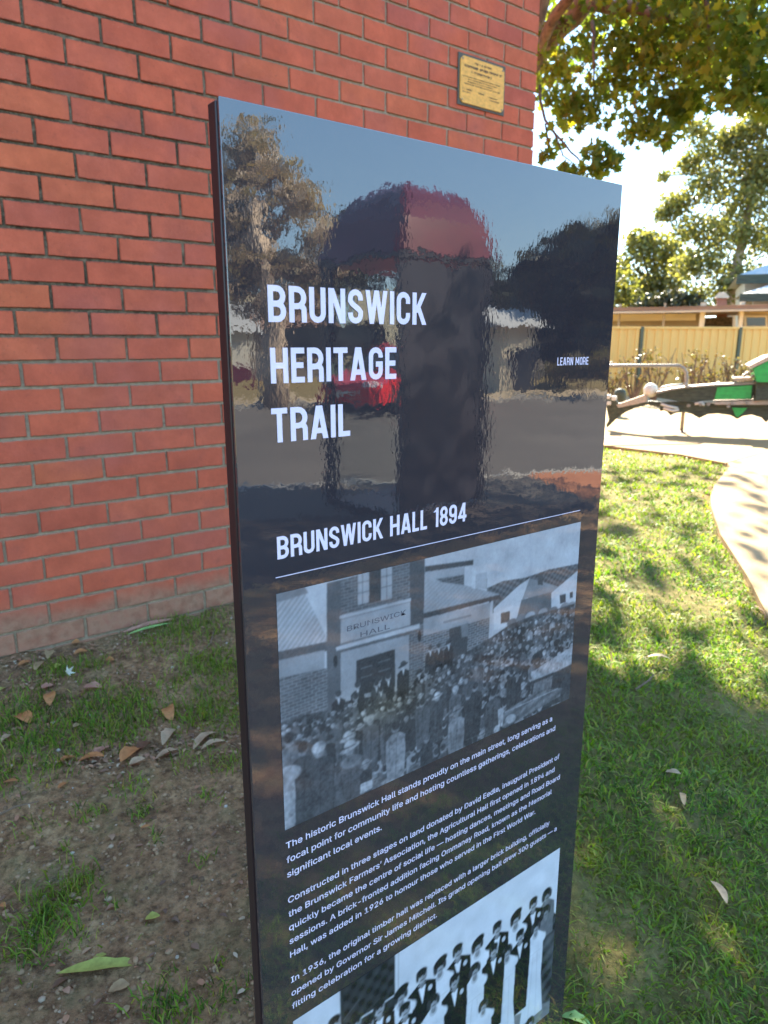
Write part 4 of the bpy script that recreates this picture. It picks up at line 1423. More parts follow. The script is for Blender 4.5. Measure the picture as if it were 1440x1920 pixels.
# ------------------------------------------------------------------ fallen leaves
def leaf_geo(L, W, curl, style=0, seed=0, n=7):
    """curved leaf blade with a folded midrib; returns verts, faces; lies along +x"""
    r = random.Random(seed)
    vs_, fs_ = [], []
    for i in range(n + 1):
        s = i / n
        w = W / 2 * (math.sin(math.pi * min(1, s * .96 + .02)) ** .75) * (1 + r.uniform(-.12, .12))
        if style == 1: w = W / 2 * max(0.03, (math.sin(math.pi * s) ** .8) * (1.25 - .5 * s)) * (1 + r.uniform(-.15, .15))
        xx = L * (s - .5)
        zz = curl * L * math.sin(math.pi * s) * .35 + r.uniform(-.004, .004) * L
        yy = curl * L * .18 * math.sin(2.6 * s + seed)
        up = .30 * w
        vs_ += [(xx, yy - w, zz + up), (xx, yy, zz), (xx, yy + w, zz + up * r.uniform(.5, 1.3))]
    for i in range(n):
        a = i * 3
        fs_ += [(a, a + 3, a + 4, a + 1), (a + 1, a + 4, a + 5, a + 2)]
    return vs_, fs_


def leaf_mat(name, col, spots=0.3):
    t = NT(name)
    c = t.ramp(t.noise(60, 5, .6, vec=t.obj()), [(.3, tuple(x * .72 for x in col)), (.65, tuple(min(1, x * 1.15) for x in col))])
    c = t.mix(t.ramp(t.noise(25, 4, vec=t.obj()), [(.58, 0), (.7, spots)]), c, tuple(x * .35 for x in col))
    t.set(color=c, rough=.6, Specular_IOR_Level=.3)
    tr = t.n('ShaderNodeBsdfTranslucent')
    t.l(c, tr.inputs[0])
    mx = t.n('ShaderNodeMixShader'); mx.inputs[0].default_value = .2
    t.l(t.p.outputs[0], mx.inputs[1]); t.l(tr.outputs[0], mx.inputs[2]); t.l(mx.outputs[0], t.out.inputs[0])
    return t.m


LM_ = {'yg': leaf_mat('yellow_green_leaf', (.34, .36, .085), .1), 'tan': leaf_mat('tan_leaf', (.36, .25, .13)), 'orange': leaf_mat('orange_brown_leaf', (.46, .20, .075)),
       'brown': leaf_mat('dark_brown_leaf', (.16, .085, .05)), 'pink': leaf_mat('pinkish_brown_leaf', (.42, .22, .15)), 'pale': leaf_mat('pale_dry_leaf', (.44, .31, .19), .3),
       'green': leaf_mat('pale_green_leaf', (.26, .42, .13), .1), 'petal': leaf_mat('white_petal', (.62, .62, .50), .05)}
LEAVES = [((0.188, 1.301), (0.348, 1.217), 0.13, 'yg', 0.1, 'long ragged yellow-green leaf lying on the bare soil'), ((0.259, 1.208), (0.296, 1.196), 0.62, 'tan', 0.2, 'tan curled leaf just below the long yellow-green leaf'), ((0.173, 1.277), (0.206, 1.284), 0.45, 'brown', 0.3, 'dark brown leaf fragment by the stalk of the long yellow-green leaf'), ((0.373, 1.325), (0.403, 1.321), 0.8, 'yg', 0.1, 'small pale yellow-green leaf piece alone on bare soil'), ((0.255, 1.301), (0.283, 1.29), 0.4, 'yg', 0.1, 'small narrow yellow leaf scrap above the long leaf'), ((0.263, 1.142), (0.283, 1.149), 0.6, 'tan', 0.3, 'tan leaf bit near the bottom edge under the tan curled leaf'), ((0.348, 1.95), (0.405, 1.952), 0.45, 'orange', 0.25, 'light orange leaf at the left end of the litter row'), ((0.394, 1.931), (0.474, 1.906), 0.42, 'orange', 0.35, 'broad light orange leaf second in the litter row'), ((0.439, 1.938), (0.501, 1.965), 0.55, 'pink', 0.3, 'pinkish tan leaf standing behind the broad orange leaf'), ((0.5, 1.877), (0.571, 1.925), 0.6, 'orange', 0.6, 'deep orange curled leaf in the middle of the litter row'), ((0.546, 1.896), (0.615, 1.943), 0.5, 'brown', 0.4, 'brown leaf leaning behind the deep orange curled leaf'), ((0.581, 1.846), (0.666, 1.846), 0.4, 'pale', 0.3, 'long greyish pink dry leaf right of the deep orange curl'), ((0.622, 1.897), (0.698, 1.944), 0.45, 'pale', 0.5, 'pale grey dry leaf upright in the litter row'), ((0.687, 1.817), (0.797, 1.865), 0.3, 'pale', 0.4, 'pale folded dry leaf at the right end of the litter row'), ((0.708, 1.809), (0.793, 1.809), 0.25, 'pale', 0.4, 'narrow whitish dry leaf beside the sign edge'), ((0.507, 1.835), (0.56, 1.836), 0.5, 'pale', 0.2, 'flat pale leaf just in front of the litter row'), ((0.515, 2.307), (0.579, 2.281), 0.5, 'pink', 0.4, 'pinkish brown leaf right of the white petal'), ((0.399, 2.386), (0.453, 2.391), 0.5, 'pink', 0.3, 'pinkish tan leaf left of the white petal'), ((0.576, 2.68), (0.611, 2.668), 0.75, 'orange', 0.3, 'light orange leaf against the foot of the wall'), ((0.56, 2.592), (0.616, 2.59), 0.5, 'orange', 0.4, 'rust orange pointed leaf just below the one at the wall foot'), ((0.639, 2.477), (0.67, 2.457), 0.7, 'orange', 0.4, 'rounded orange leaf on bare soil near the wall'), ((0.379, 2.589), (0.424, 2.605), 0.55, 'orange', 0.3, 'light orange leaf near the wall at the left edge'), ((0.414, 2.498), (0.465, 2.588), 0.35, 'tan', 0.3, 'slender yellow-brown leaf standing in the grass'), ((0.467, 2.578), (0.502, 2.668), 0.35, 'tan', 0.4, 'upright slender tan leaf by the wall'), ((0.477, 2.491), (0.51, 2.523), 0.6, 'yg', 0.2, 'small yellowish leaf above the white petal'), ((0.305, 2.279), (0.333, 2.185), 0.5, 'orange', 0.4, 'brown-orange leaf at the left edge in the grass'), ((0.418, 2.354), (0.41, 2.266), 0.4, 'orange', 0.5, 'narrow rust leaf below the pinkish tan leaf'), ((0.7, 2.076), (0.705, 1.983), 0.5, 'orange', 0.6, 'rust brown V-shaped curled leaf in the grass near the sign'), ((0.432, 2.107), (0.46, 2.121), 0.6, 'tan', 0.3, 'small tan leaf in the grass above the litter row'), ((0.209, 1.937), (0.251, 1.913), 0.35, 'orange', 0.2, 'flat rust leaf on soil at the left edge'), ((0.322, 1.835), (0.357, 1.847), 0.55, 'orange', 0.3, 'small rust leaf between grass tufts'), ((0.242, 2.144), (0.282, 2.164), 0.5, 'pale', 0.3, 'greyish leaf at the left edge above the flat rust leaf'), ((0.326, 2.607), (0.351, 2.599), 0.5, 'tan', 0.3, 'pale tan leaf at the left edge by the wall'), ((0.298, 2.452), (0.32, 2.469), 0.7, 'yg', 0.3, 'yellow leaf at the very left edge'), ((0.454, 1.584), (0.479, 1.585), 0.4, 'orange', 0.2, 'tiny orange leaf on bare soil'), ((0.132, 1.542), (0.142, 1.523), 0.6, 'orange', 0.3, 'orange-yellow leaf cut by the left edge'), ((1.743, 0.944), (1.762, 0.908), 0.45, 'pale', 0.3, 'small pale peach leaf on the shaded lawn'), ((1.482, 0.661), (1.434, 0.605), 0.25, 'pale', 0.3, 'long pale tan leaf lying on the shaded lawn'), ((2.341, 1.385), (2.405, 1.325), 0.25, 'pale', 0.3, 'pale thin leaf on the sunlit lawn'), ((0.939, 0.666), (0.974, 0.619), 0.35, 'green', 0.4, 'pale green leaf at the foot of the sign'), ((1.705, 0.876), (1.658, 0.831), 0.25, 'tan', 0.4, 'thin tan leaf upright in the shaded lawn')]
for i, (a, b, asp, mk, curl, lab) in enumerate(LEAVES):
    a, b = Vector(a), Vector(b)
    L = (b - a).length * (1.0 if i in (0, 1, 3) or i > 35 else .84)
    vs_, fs_ = leaf_geo(L, L * asp * 1.15, curl, 1 if i == 0 else 0, seed=i, n=10 if i == 0 else 7)
    me = bpy.data.meshes.new('fallen_leaf')
    me.from_pydata(vs_, [], fs_)
    me.polygons.foreach_set('use_smooth', np.ones(len(me.polygons), dtype=bool))
    o = link_mesh('fallen_leaf', me, LM_[mk])
    c = (a + b) / 2
    zz = float(gz(np.array([c.x]), np.array([c.y]))[0])
    lift = .004 + (.018 if c.x > 1.2 and c.x - .8 * c.y > .2 else .006 * (c.y > 1.3))
    o.location = (c.x, c.y, zz + lift)
    o.rotation_euler = (rnd.uniform(-.2, .2), rnd.uniform(-.12, .12), math.atan2(b.y - a.y, b.x - a.x))
    tag(o, lab, 'leaf')
# white star-shaped petal
pc = (0.499, 2.401)
mb = MB()
vv, ff = [(0, 0, .004)], []
for k in range(10):
    rr = .021 if k % 2 == 0 else .009
    vv.append((rr * math.cos(k * .628 + .3), rr * math.sin(k * .628 + .3), .003 + .012 * (k % 2 == 0)))
for k in range(10): ff.append((0, k + 1, (k + 1) % 10 + 1))
mb.add(vv, ff)
o = mb.build('fallen_petal', LM_['petal'])
o.location = (pc[0], pc[1], float(gz(np.array([pc[0]]), np.array([pc[1]]))[0]) + .022)
o.rotation_euler = (.9, 0, .6)
tag(o, 'white star-shaped fallen flower in the grass near the wall', 'flower')
# pink and green strip of leaf sheath at the wall foot
for (a, b, mk, lab, w_) in [((0.758, 2.658), (0.972, 2.658), 'pink', 'long pink strip of leaf sheath along the foot of the wall', 0.13), ((0.767, 2.61), (0.94, 2.61), 'green', 'long green strip of leaf sheath below the pink one', 0.1)]:
    a, b = Vector(a), Vector(b)
    L = (b - a).length
    vs_, fs_ = leaf_geo(L, L * w_, .1, 0, 5)
    me = bpy.data.meshes.new('leaf_strip'); me.from_pydata(vs_, [], fs_)
    o = link_mesh('leaf_strip', me, LM_[mk])
    c = (a + b) / 2
    o.location = (c.x, min(c.y, WY - .05), .014); o.rotation_euler = (.2, 0, math.atan2(b.y - a.y, b.x - a.x))
    tag(o, lab, 'leaf')


def twig(pts, r, lab):
    mb = MB()
    P = [Vector((p[0], p[1], float(gz(np.array([p[0]]), np.array([p[1]]))[0]) + .008 + .012 * math.sin(3.1 * i / (len(pts) - 1)))) for i, p in enumerate(pts)]
    mb.tube(P, [r * (1 - .6 * i / (len(P) - 1)) for i in range(len(P))], 6)
    tag(mb.build('fallen_twig', M['twig']), lab, 'twig')


for pts, r, lab in [([(1.067, 2.491), (1.001, 2.375), (0.937, 2.318), (0.88, 2.294)], 0.0025, 'thin curved grey twig in the grass left of the sign'), ([(0.182, 1.815), (0.218, 1.813), (0.274, 1.811)], 0.003, 'straight brown twig on bare soil at the left edge'), ([(2.092, 1.275), (2.172, 1.274), (2.259, 1.306), (2.275, 1.351)], 0.004, 'forked dry twig on the shaded lawn'), ([(3.247, 1.409), (3.191, 1.343), (3.083, 1.284)], 0.006, 'short dry stick beside the footpath edge')]:
    twig(pts, r, lab)
# crumbly small litter
n = 760
x = rng.uniform(-.3, 1.6, n); y = rng.uniform(.9, WY - .02, n)
k = (x - .8 * y < .1)
x, y = x[k], y[k]
for (cx_, cy_, sx_, n_) in [(0.433, 1.927, 0.1, 70), (0.615, 1.88, 0.11, 90), (0.752, 1.852, 0.08, 60), (0.43, 2.619, 0.09, 80), (0.347, 2.46, 0.08, 60), (0.646, 2.601, 0.09, 50), (0.303, 2.166, 0.08, 50)]:
    x = np.concatenate([x, rng.normal(cx_, sx_, n_)]); y = np.concatenate([y, rng.normal(cy_, sx_ * .28, n_)])
y = np.minimum(y, WY - .015)
V, F, lt = [], [], []
b = 0
for i in range(len(x)):
    L = rng.uniform(.006, .022)
    vs_, fs_ = leaf_geo(L, L * rng.uniform(.3, .8), rng.uniform(0, .6), 0, i, n=3)
    a = rng.uniform(0, 6.28)
    tz = rng.uniform(-.3, .3)
    co = np.array(vs_)
    co = np.stack([co[:, 0] * np.cos(a) - co[:, 1] * np.sin(a), co[:, 0] * np.sin(a) + co[:, 1] * np.cos(a), co[:, 2] + co[:, 0] * tz], -1)
    co += np.array([x[i], y[i], float(gz(x[i:i + 1], y[i:i + 1])[0]) + .004])
    V.append(co); F += [v + b for f in fs_ for v in f]; lt += [4] * len(fs_)
    b += len(co)
t = NT('leaf_litter')
isl = t.n('ShaderNodeNewGeometry').outputs['Random Per Island']
M['litter'] = t.set(color=t.ramp(isl, [(0, (.10, .055, .035)), (.4, (.22, .12, .07)), (.7, (.36, .22, .12)), (.85, (.30, .12, .06)), (1, (.45, .38, .26))]), rough=.8)
tag(link_mesh('leaf_litter', fast_mesh('leaf_litter', np.concatenate(V), F, lt), M['litter']), 'small bits of dry leaf litter strewn below the wall', 'leaf litter', kind='stuff')


# ------------------------------------------------------------------ trees
def rand_dirs(n):
    d = rng.normal(size=(n, 3))
    return d / np.linalg.norm(d, axis=1, keepdims=True)


def leaf_cloud(name, clumps, size, mat, parent, kind='stuff', shape='lobed', droop=0.0, flat=.8):
    """clumps: list of (centre, radii(3), count). Leaves as small faces spread through each clump, thicker outside"""
    if shape == 'lobed':
        ring = [(-.5, 0), (-.22, -.20), (-.10, -.46), (.08, -.20), (.40, -.26), (.24, -.04), (.56, 0.02), (.24, .10), (.36, .32), (.06, .22), (-.14, .46), (-.24, .18)]
    elif shape == 'long':
        ring = [(-.5, 0), (-.1, -.11), (.3, -.07), (.55, 0), (.3, .08), (-.1, .12)]
    else:
        ring = [(-.5, -.3), (.1, -.45), (.5, .05), (.15, .42), (-.4, .3)]
    ring = np.array(ring)
    m = len(ring)
    cs, sc = [], []
    for (c, rad, cnt) in clumps:
        d = rand_dirs(cnt)
        rr = rng.uniform(0, 1, (cnt, 1)) ** .45
        # uneven surface
        rr = rr * (1 + .22 * np.sin(3.1 * d[:, :1] * 2 + c[0]) * np.cos(4.3 * d[:, 1:2] * 2 + c[1]))
        cs.append(np.asarray(c, float) + d * rr * np.asarray(rad, float))
    P = np.concatenate(cs)
    n = len(P)
    a = rand_dirs(n)
    if droop: a[:, 2] -= droop; a /= np.linalg.norm(a, axis=1, keepdims=True)
    bb = np.cross(a, rand_dirs(n))
    bb /= np.linalg.norm(bb, axis=1, keepdims=True)
    nn = np.cross(a, bb)
    s = size * rng.uniform(.6, 1.25, (n, 1, 1))
    V = P[:, None] + s * (a[:, None] * ring[None, :, :1] + bb[:, None] * ring[None, :, 1:2] + nn[:, None] * (np.abs(ring[None, :, 1:2]) * .35))
    F = (np.arange(m)[None] + (np.arange(n) * m)[:, None])
    me = fast_mesh(name, V.reshape(-1, 3), F, np.full(n, m))
    o = link_mesh(name, me, mat, parent)
    if kind: o['kind'] = kind
    return o


def limb_pts(a, b, sag=0.0, wob=0.08, n=7):
    a, b = Vector(a), Vector(b)
    L = (b - a).length
    P = []
    for i in range(n + 1):
        s = i / n
        p = a.lerp(b, s)
        p.z += sag * math.sin(math.pi * s) * L
        if 0 < i < n:
            p += Vector((rnd.uniform(-1, 1), rnd.uniform(-1, 1), rnd.uniform(-1, 1))) * wob * L * .35
        P.append(p)
    return P


# the plane tree by the corner: trunk behind the building, boughs over the lawn
PT = Vector((5.75, 6.15, 0))
plane = empty('plane_tree', PT, label='broad leafy tree beside the brick building with boughs hanging over the lawn', cat='tree')
mb = MB()
mb.tube([Vector((0, 0, -.2)), Vector((.03, 0, .5)), Vector((-.03, -.05, 1.5)), Vector((-.10, -.35, 2.6)), Vector((-.05, -.75, 3.25))], [.27, .22, .19, .17, .15], 12)
mb.build('trunk', M['bark'], plane, smooth=True)
LIMBS = [([(5.395, 4.918, 3.415), (5.398, 4.765, 3.622), (5.353, 4.511, 3.71), (5.315, 4.242, 3.793), (5.285, 3.954, 3.929)], 0.115, 0.075), ([(5.442, 4.865, 3.922), (5.405, 4.757, 4.124), (5.3, 4.572, 4.382)], 0.1, 0.07), ([(5.315, 4.242, 3.793), (5.136, 3.819, 3.579), (5.025, 3.458, 3.41), (4.963, 3.191, 3.272)], 0.06, 0.03), ([(5.285, 3.954, 3.929), (5.263, 3.278, 3.88), (5.22, 2.529, 3.697)], 0.07, 0.03), ([(5.398, 4.765, 3.61), (4.865, 4.158, 3.563), (4.537, 3.613, 3.574), (4.333, 2.875, 3.455)], 0.05, 0.03), ([(4.205, 3.698, 2.837), (4.161, 3.597, 2.588), (4.168, 3.512, 2.488), (4.201, 3.393, 2.353), (4.231, 3.323, 2.278)], 0.011, 0.005), ([(4.162, 3.596, 2.565), (4.185, 3.569, 2.435), (4.16, 3.598, 2.335)], 0.007, 0.003), ([(4.168, 3.512, 2.488), (4.186, 3.443, 2.337), (4.231, 3.355, 2.241)], 0.006, 0.003), ([(4.887, 3.816, 3.427), (4.819, 3.739, 3.213), (4.751, 3.664, 2.969)], 0.016, 0.006), ([(4.926, 3.062, 3.639), (4.827, 2.84, 3.112), (4.773, 2.733, 2.735)], 0.022, 0.006)]
mb = MB()
for i, (pts, r0, r1) in enumerate(LIMBS):
    P = [Vector(p) - PT for p in pts]
    Q = []
    for j in range(len(P) - 1):
        Q.append(P[j]); Q.append((P[j] + P[j + 1]) / 2 + Vector((rnd.uniform(-.02, .02), rnd.uniform(-.02, .02), rnd.uniform(-.02, .02))))
    Q.append(P[-1])
    if i in (0, 1): Q = [Vector((-.05, -.75, 3.25))] + Q
    n = len(Q)
    l = MB()
    l.tube(Q, [r0 + (r1 - r0) * k / (n - 1) for k in range(n)], 9)
    l.build('limb' if r0 > .03 else 'twig', M['bark'], plane, smooth=True)
# visible foliage clumps (placed where the boughs hang) and the dense crown above the frame
CL = [((4.726, 2.399, 2.897), 0.42, 420), ((4.889, 2.73, 3.093), 0.45, 420), ((5.12, 3.129, 3.237), 0.48, 420), ((5.165, 3.429, 3.305), 0.42, 330), ((5.217, 3.708, 3.291), 0.36, 230), ((4.683, 2.482, 2.711), 0.3, 230), ((4.928, 2.864, 2.831), 0.34, 230), ((5.078, 3.196, 2.964), 0.33, 230), ((5.045, 3.429, 2.966), 0.26, 170), ((5.072, 3.737, 3.159), 0.24, 110), ((5.081, 4.054, 3.341), 0.26, 120), ((4.931, 4.079, 3.167), 0.2, 90), ((4.774, 3.634, 2.789), 0.2, 120), ((4.694, 3.738, 2.763), 0.17, 95), ((4.589, 3.708, 2.808), 0.13, 60), ((4.846, 3.187, 2.647), 0.23, 170), ((4.71, 3.211, 2.512), 0.13, 70), ((4.912, 3.084, 2.636), 0.2, 130), ((4.955, 3.014, 2.678), 0.17, 80), ((4.722, 3.011, 2.456), 0.11, 45), ((4.675, 2.277, 2.599), 0.28, 170), ((4.668, 2.51, 2.599), 0.14, 60), ((4.568, 2.485, 2.53), 0.1, 34), ((4.629, 2.369, 2.513), 0.12, 40), ((4.567, 2.269, 2.436), 0.08, 20), ((5.002, 4.305, 3.279), 0.2, 80), ((5.206, 4.528, 3.642), 0.2, 60), ((4.319, 3.241, 2.325), 0.12, 70), ((4.352, 3.197, 2.272), 0.09, 45), ((4.281, 3.291, 2.23), 0.11, 60), ((4.183, 3.415, 2.231), 0.06, 16), ((4.173, 3.582, 2.361), 0.05, 10), ((4.23, 3.67, 2.818), 0.12, 14), ((4.218, 3.53, 2.483), 0.1, 8), ((4.352, 3.681, 2.759), 0.1, 16), ((5.2, 4.064, 3.614), 0.34, 110), ((5.204, 3.726, 3.58), 0.4, 260), ((5.122, 3.314, 3.461), 0.5, 380), ((4.936, 2.851, 3.324), 0.55, 480), ((4.715, 2.421, 3.123), 0.5, 420), ((5.021, 3.638, 2.961), 0.16, 60), ((4.951, 3.732, 2.989), 0.12, 40)]
TOP = [((-.2, -.9, 4.8), (1.5, 1.1, .8), 520), ((.7, -1.0, 4.9), (1.0, 1.0, .7), 380), ((2.5, -1.4, 4.9), (1.4, 1.3, 1.0), 620), ((.6, -2.6, 5.0), (1.4, 1.3, .8), 520),
       ((2.7, 1.3, 5.4), (.9, .8, .5), 130), ((3.8, 2.2, 5.2), (.9, .7, .5), 110), ((1.5, 2.1, 5.0), (.7, .7, .5), 90), ((4.9, 1.6, 5.6), (.8, .8, .5), 90), ((-.9, .6, 5.2), (1.6, 1.5, 1.3), 900), ((3.9, -.3, 5.4), (1.1, 1.2, 1.0), 420), ((1.2, -1.6, 6.0), (2.2, 1.7, .9), 620), ((3.4, -3.2, 5.2), (1.2, 1.2, .9), 700), ((5.0, -2.2, 5.0), (1.2, 1.3, .9), 600),
       ((4.6, -4.6, 4.9), (1.3, 1.2, .9), 600), ((2.4, -3.7, 5.4), (1.6, 1.5, .7), 1100), ((1.2, -4.3, 5.2), (1.3, 1.3, .7), 650), ((3.4, -5.4, 5.4), (1.4, 1.2, .7), 650), ((-.8, -2.2, 5.4), (1.0, 1.0, .7), 350)]  # out-of-view clumps added here to shade the ground behind the camera
vis_cl = [((c[0] - PT.x, c[1] - PT.y, c[2] - PT.z), (r, r, r * .72), n) for (c, r, n) in CL]
leaf_cloud('leaves_massed', [(c, r, int(n * .78)) for c, r, n in vis_cl], .074, M['leaf_plane'], plane, droop=.35)
leaf_cloud('crown', TOP, .17, M['leaf_plane'], plane, droop=.3)
# nearest single leaves, each its own part
ring = [(-.5, 0), (-.22, -.20), (-.10, -.46), (.08, -.20), (.40, -.26), (.24, -.04), (.56, 0.02), (.24, .10), (.36, .32), (.06, .22), (-.14, .46), (-.24, .18)]
LV = []
for s in range(5):
    me = bpy.data.meshes.new('leaf')
    vv = [(a * .085 + rnd.uniform(-.004, .004), b * .085, abs(b) * .03 + rnd.uniform(-.003, .003)) for a, b in ring] + [(0.0, 0, 0)]
    vv += [(-.09, .002, .004), (-.09, -.002, .004)]
    me.from_pydata(vv, [], [(k, (k + 1) % 12, 12) for k in range(12)] + [(0, 13, 14)])
    me.materials.append(M['leaf_plane']); me.update()
    LV.append(me)
front = [c for c in CL if c[1] < .25]
cnt = 0
while cnt < 290:
    (c, r, _) = front[cnt % len(front)]
    d = Vector(rand_dirs(1)[0])
    toc = (Vector((0, 0, 1.1)) - Vector(c)).normalized()
    d = (d + toc * .6).normalized()
    p = Vector(c) + Vector((d.x * r, d.y * r, d.z * r * .75)) - PT
    o = bpy.data.objects.new('leaf', rnd.choice(LV))
    COL.objects.link(o)
    o.parent = plane
    o.location = p
    o.rotation_euler = (rnd.uniform(0, 6.28), rnd.uniform(0, 6.28), rnd.uniform(0, 6.28))
    cnt += 1


def tree(name, base, label, clumps, trunk, leaf, mat, bark, group=None, shape='pent', droop=.2, cat='tree', limbs=None):
    root = empty(name, base, label=label, cat=cat, group=group)
    B = Vector(base)
    mb = MB()
    P, r0, r1 = trunk
    mb.tube([Vector(p) for p in P], [r0 + (r1 - r0) * i / (len(P) - 1) for i in range(len(P))], 9)
    mb.build('trunk', bark, root, smooth=True)
    if limbs is None:
        limbs = []
        top = Vector(P[-1])
        for (c, r, n) in clumps:
            lo = Vector(P[max(1, len(P) - 2)]).lerp(top, rnd.uniform(-.3, .9))
            limbs.append((lo, Vector(c)))
    mb = MB()
    for (a, b_) in limbs:
        q = limb_pts(a, b_, .05, .10, 6)
        mb.tube(q, [r1 * .7 * (1 - .8 * i / 6) + .01 for i in range(7)], 6)
    mb.build('limbs', bark, root, smooth=True)
    leaf_cloud('crown', clumps, leaf, mat, root, shape=shape, droop=droop)
    return root


# far gum trees behind the shed (direct view)
def at_clumps(L, base, k):
    out = []
    for (c, r, n) in L:
        out.append(((c[0] - base[0], c[1] - base[1], c[2] - base[2]), (r, r, r * .75), int(n * k)))
    return out


GUM = [((29.422, 14.944, 9.139), 1.0, 700), ((29.013, 15.724, 8.769), 0.8, 450), ((28.434, 16.748, 9.173), 0.7, 300), ((28.622, 16.425, 8.275), 0.9, 450), ((29.314, 15.156, 7.948), 1.1, 600), ((28.294, 16.984, 7.943), 0.6, 260), ((28.153, 17.217, 6.578), 0.8, 420), ((27.959, 17.53, 6.197), 0.6, 260), ((28.726, 16.242, 7.092), 1.1, 650), ((29.379, 15.028, 6.595), 1.2, 700), ((29.673, 14.439, 7.303), 1.0, 500), ((28.508, 16.623, 5.53), 1.0, 500), ((27.84, 17.718, 7.616), 0.35, 80), ((29.083, 15.595, 5.462), 1.2, 700), ((29.623, 14.542, 4.996), 1.1, 600), ((28.859, 16.004, 4.276), 1.1, 600), ((29.436, 14.917, 3.617), 1.1, 500), ((28.473, 16.681, 4.102), 0.9, 350), ((29.972, 13.808, 5.912), 1.3, 600), ((29.937, 13.883, 8.173), 1.2, 600), ((29.06, 15.638, 3.028), 1.0, 360), ((28.628, 16.415, 2.946), 0.8, 260)]
base = (29.359, 15.069, 1.134)
base = (base[0], base[1], 0)
tree('gum_tree', base, 'tall olive-green gum tree behind the shed and house roofs', at_clumps([(c, r * .9, n) for c, r, n in GUM], base, 1.7),
     ([(0, 0, 0), (.1, 0, 1.6), (-.1, .1, 3.4), (.2, 0, 5.2), (.5, 0, 7.2), (.9, 0, 9.0)], .30, .07), .13, M['leaf_gum'], M['pale_bark'], shape='pent')
SM = [((31.953, 20.567, 5.335), 1.3, 650), ((31.603, 21.101, 5.841), 0.8, 300), ((32.325, 19.978, 4.106), 1.3, 550), ((31.495, 21.262, 3.657), 1.2, 420), ((31.92, 20.619, 3.146), 1.2, 420), ((31.104, 21.83, 4.66), 1.0, 300), ((32.466, 19.747, 5.057), 0.9, 260), ((32.237, 20.118, 3.257), 1.0, 300)]
base = (32.007, 20.483, 1.142)
base = (base[0], base[1], 0)
tree('pepper_tree', base, 'rounded yellow-green tree behind the low shed, left of the tall gum', at_clumps(SM, base, 1.8), ([(0, 0, 0), (.1, 0, 1.2), (0, 0, 2.6), (.1, 0, 4.2)], .22, .1), .17, M['leaf_gum'], M['bark'])
SM = [((24.649, 17.101, 3.029), 0.8, 350), ((24.261, 17.646, 2.745), 1.0, 350), ((24.459, 17.371, 3.526), 0.7, 200), ((24.889, 16.749, 2.529), 0.6, 180)]
base = (24.558, 17.231, 1.134)
base = (base[0], base[1], 0)
tree('garden_tree', base, 'small light green tree at the sign edge beyond the shed', at_clumps(SM, base, 1.0), ([(0, 0, 0), (0, 0, 1.0), (.1, 0, 2.2)], .12, .06), .16, M['leaf_gum'], M['bark'])
SM = [((23.67, 14.957, 2.457), 0.55, 260), ((23.965, 14.48, 2.482), 0.6, 280), ((24.218, 14.052, 2.365), 0.55, 220), ((23.434, 15.325, 2.336), 0.4, 120)]
base = (23.963, 14.484, 1.13)
base = (base[0], base[1], 0)
tree('dark_shrub', base, 'dark green rounded shrub showing over the shed roof', at_clumps(SM, base, 1.0), ([(0, 0, 0), (0, 0, .8), (0, 0, 1.6)], .1, .06), .15, M['leaf_dark'], M['bark'], cat='shrub')

# ------------------------------------------------------------------ fence
FA = Vector((11.05, 9.466) + (0,))
FB = Vector((16.422, 6.33) + (0,))
fdir = (FB - FA).normalized()
FL = (FB - FA).length
fence = empty('steel_fence', FA, math.atan2(fdir.y, fdir.x), label='long sand-coloured sheet steel fence with olive posts behind the rose bushes', cat='fence')
FH = 1.40
p1 = Vector((12.945, 8.525) + (0,))
s0 = (p1 - FA).dot(fdir)
sp = (Vector((14.728, 7.438) + (0,)) - FA).dot(fdir) - s0
posts = [s0 + k * sp for k in range(-3, 4)]
for s in posts:
    MB().box((s - .033, -.045, -.05), (s + .033, .03, FH), bev=.004).build('fence_post', M['fence_post'], fence)
for a, b in zip(posts[:-1], posts[1:]):
    mb = MB()
    x = a + .034
    prof = []
    pitch = (b - a - .068) / 12
    for k in range(12):
        xx = x + k * pitch
        prof += [(xx, 0), (xx + pitch * .42, 0), (xx + pitch * .52, -.022), (xx + pitch * .88, -.022), (xx + pitch * .98, 0)]
    prof.append((b - .034, 0))
    vs_, fs_ = [], []
    for (px_, py_) in prof: vs_ += [(px_, py_, .02), (px_, py_, FH - .03)]
    for k in range(len(prof) - 1): fs_.append((2 * k, 2 * k + 2, 2 * k + 3, 2 * k + 1))
    mb.add(vs_, fs_)
    mb.build('fence_panel', M['fence_sheet'], fence)
    MB().box((a + .034, -.040, FH - .045), (b - .034, .025, FH + .002), bev=.004).build('top_rail', M['fence_sheet'], fence)

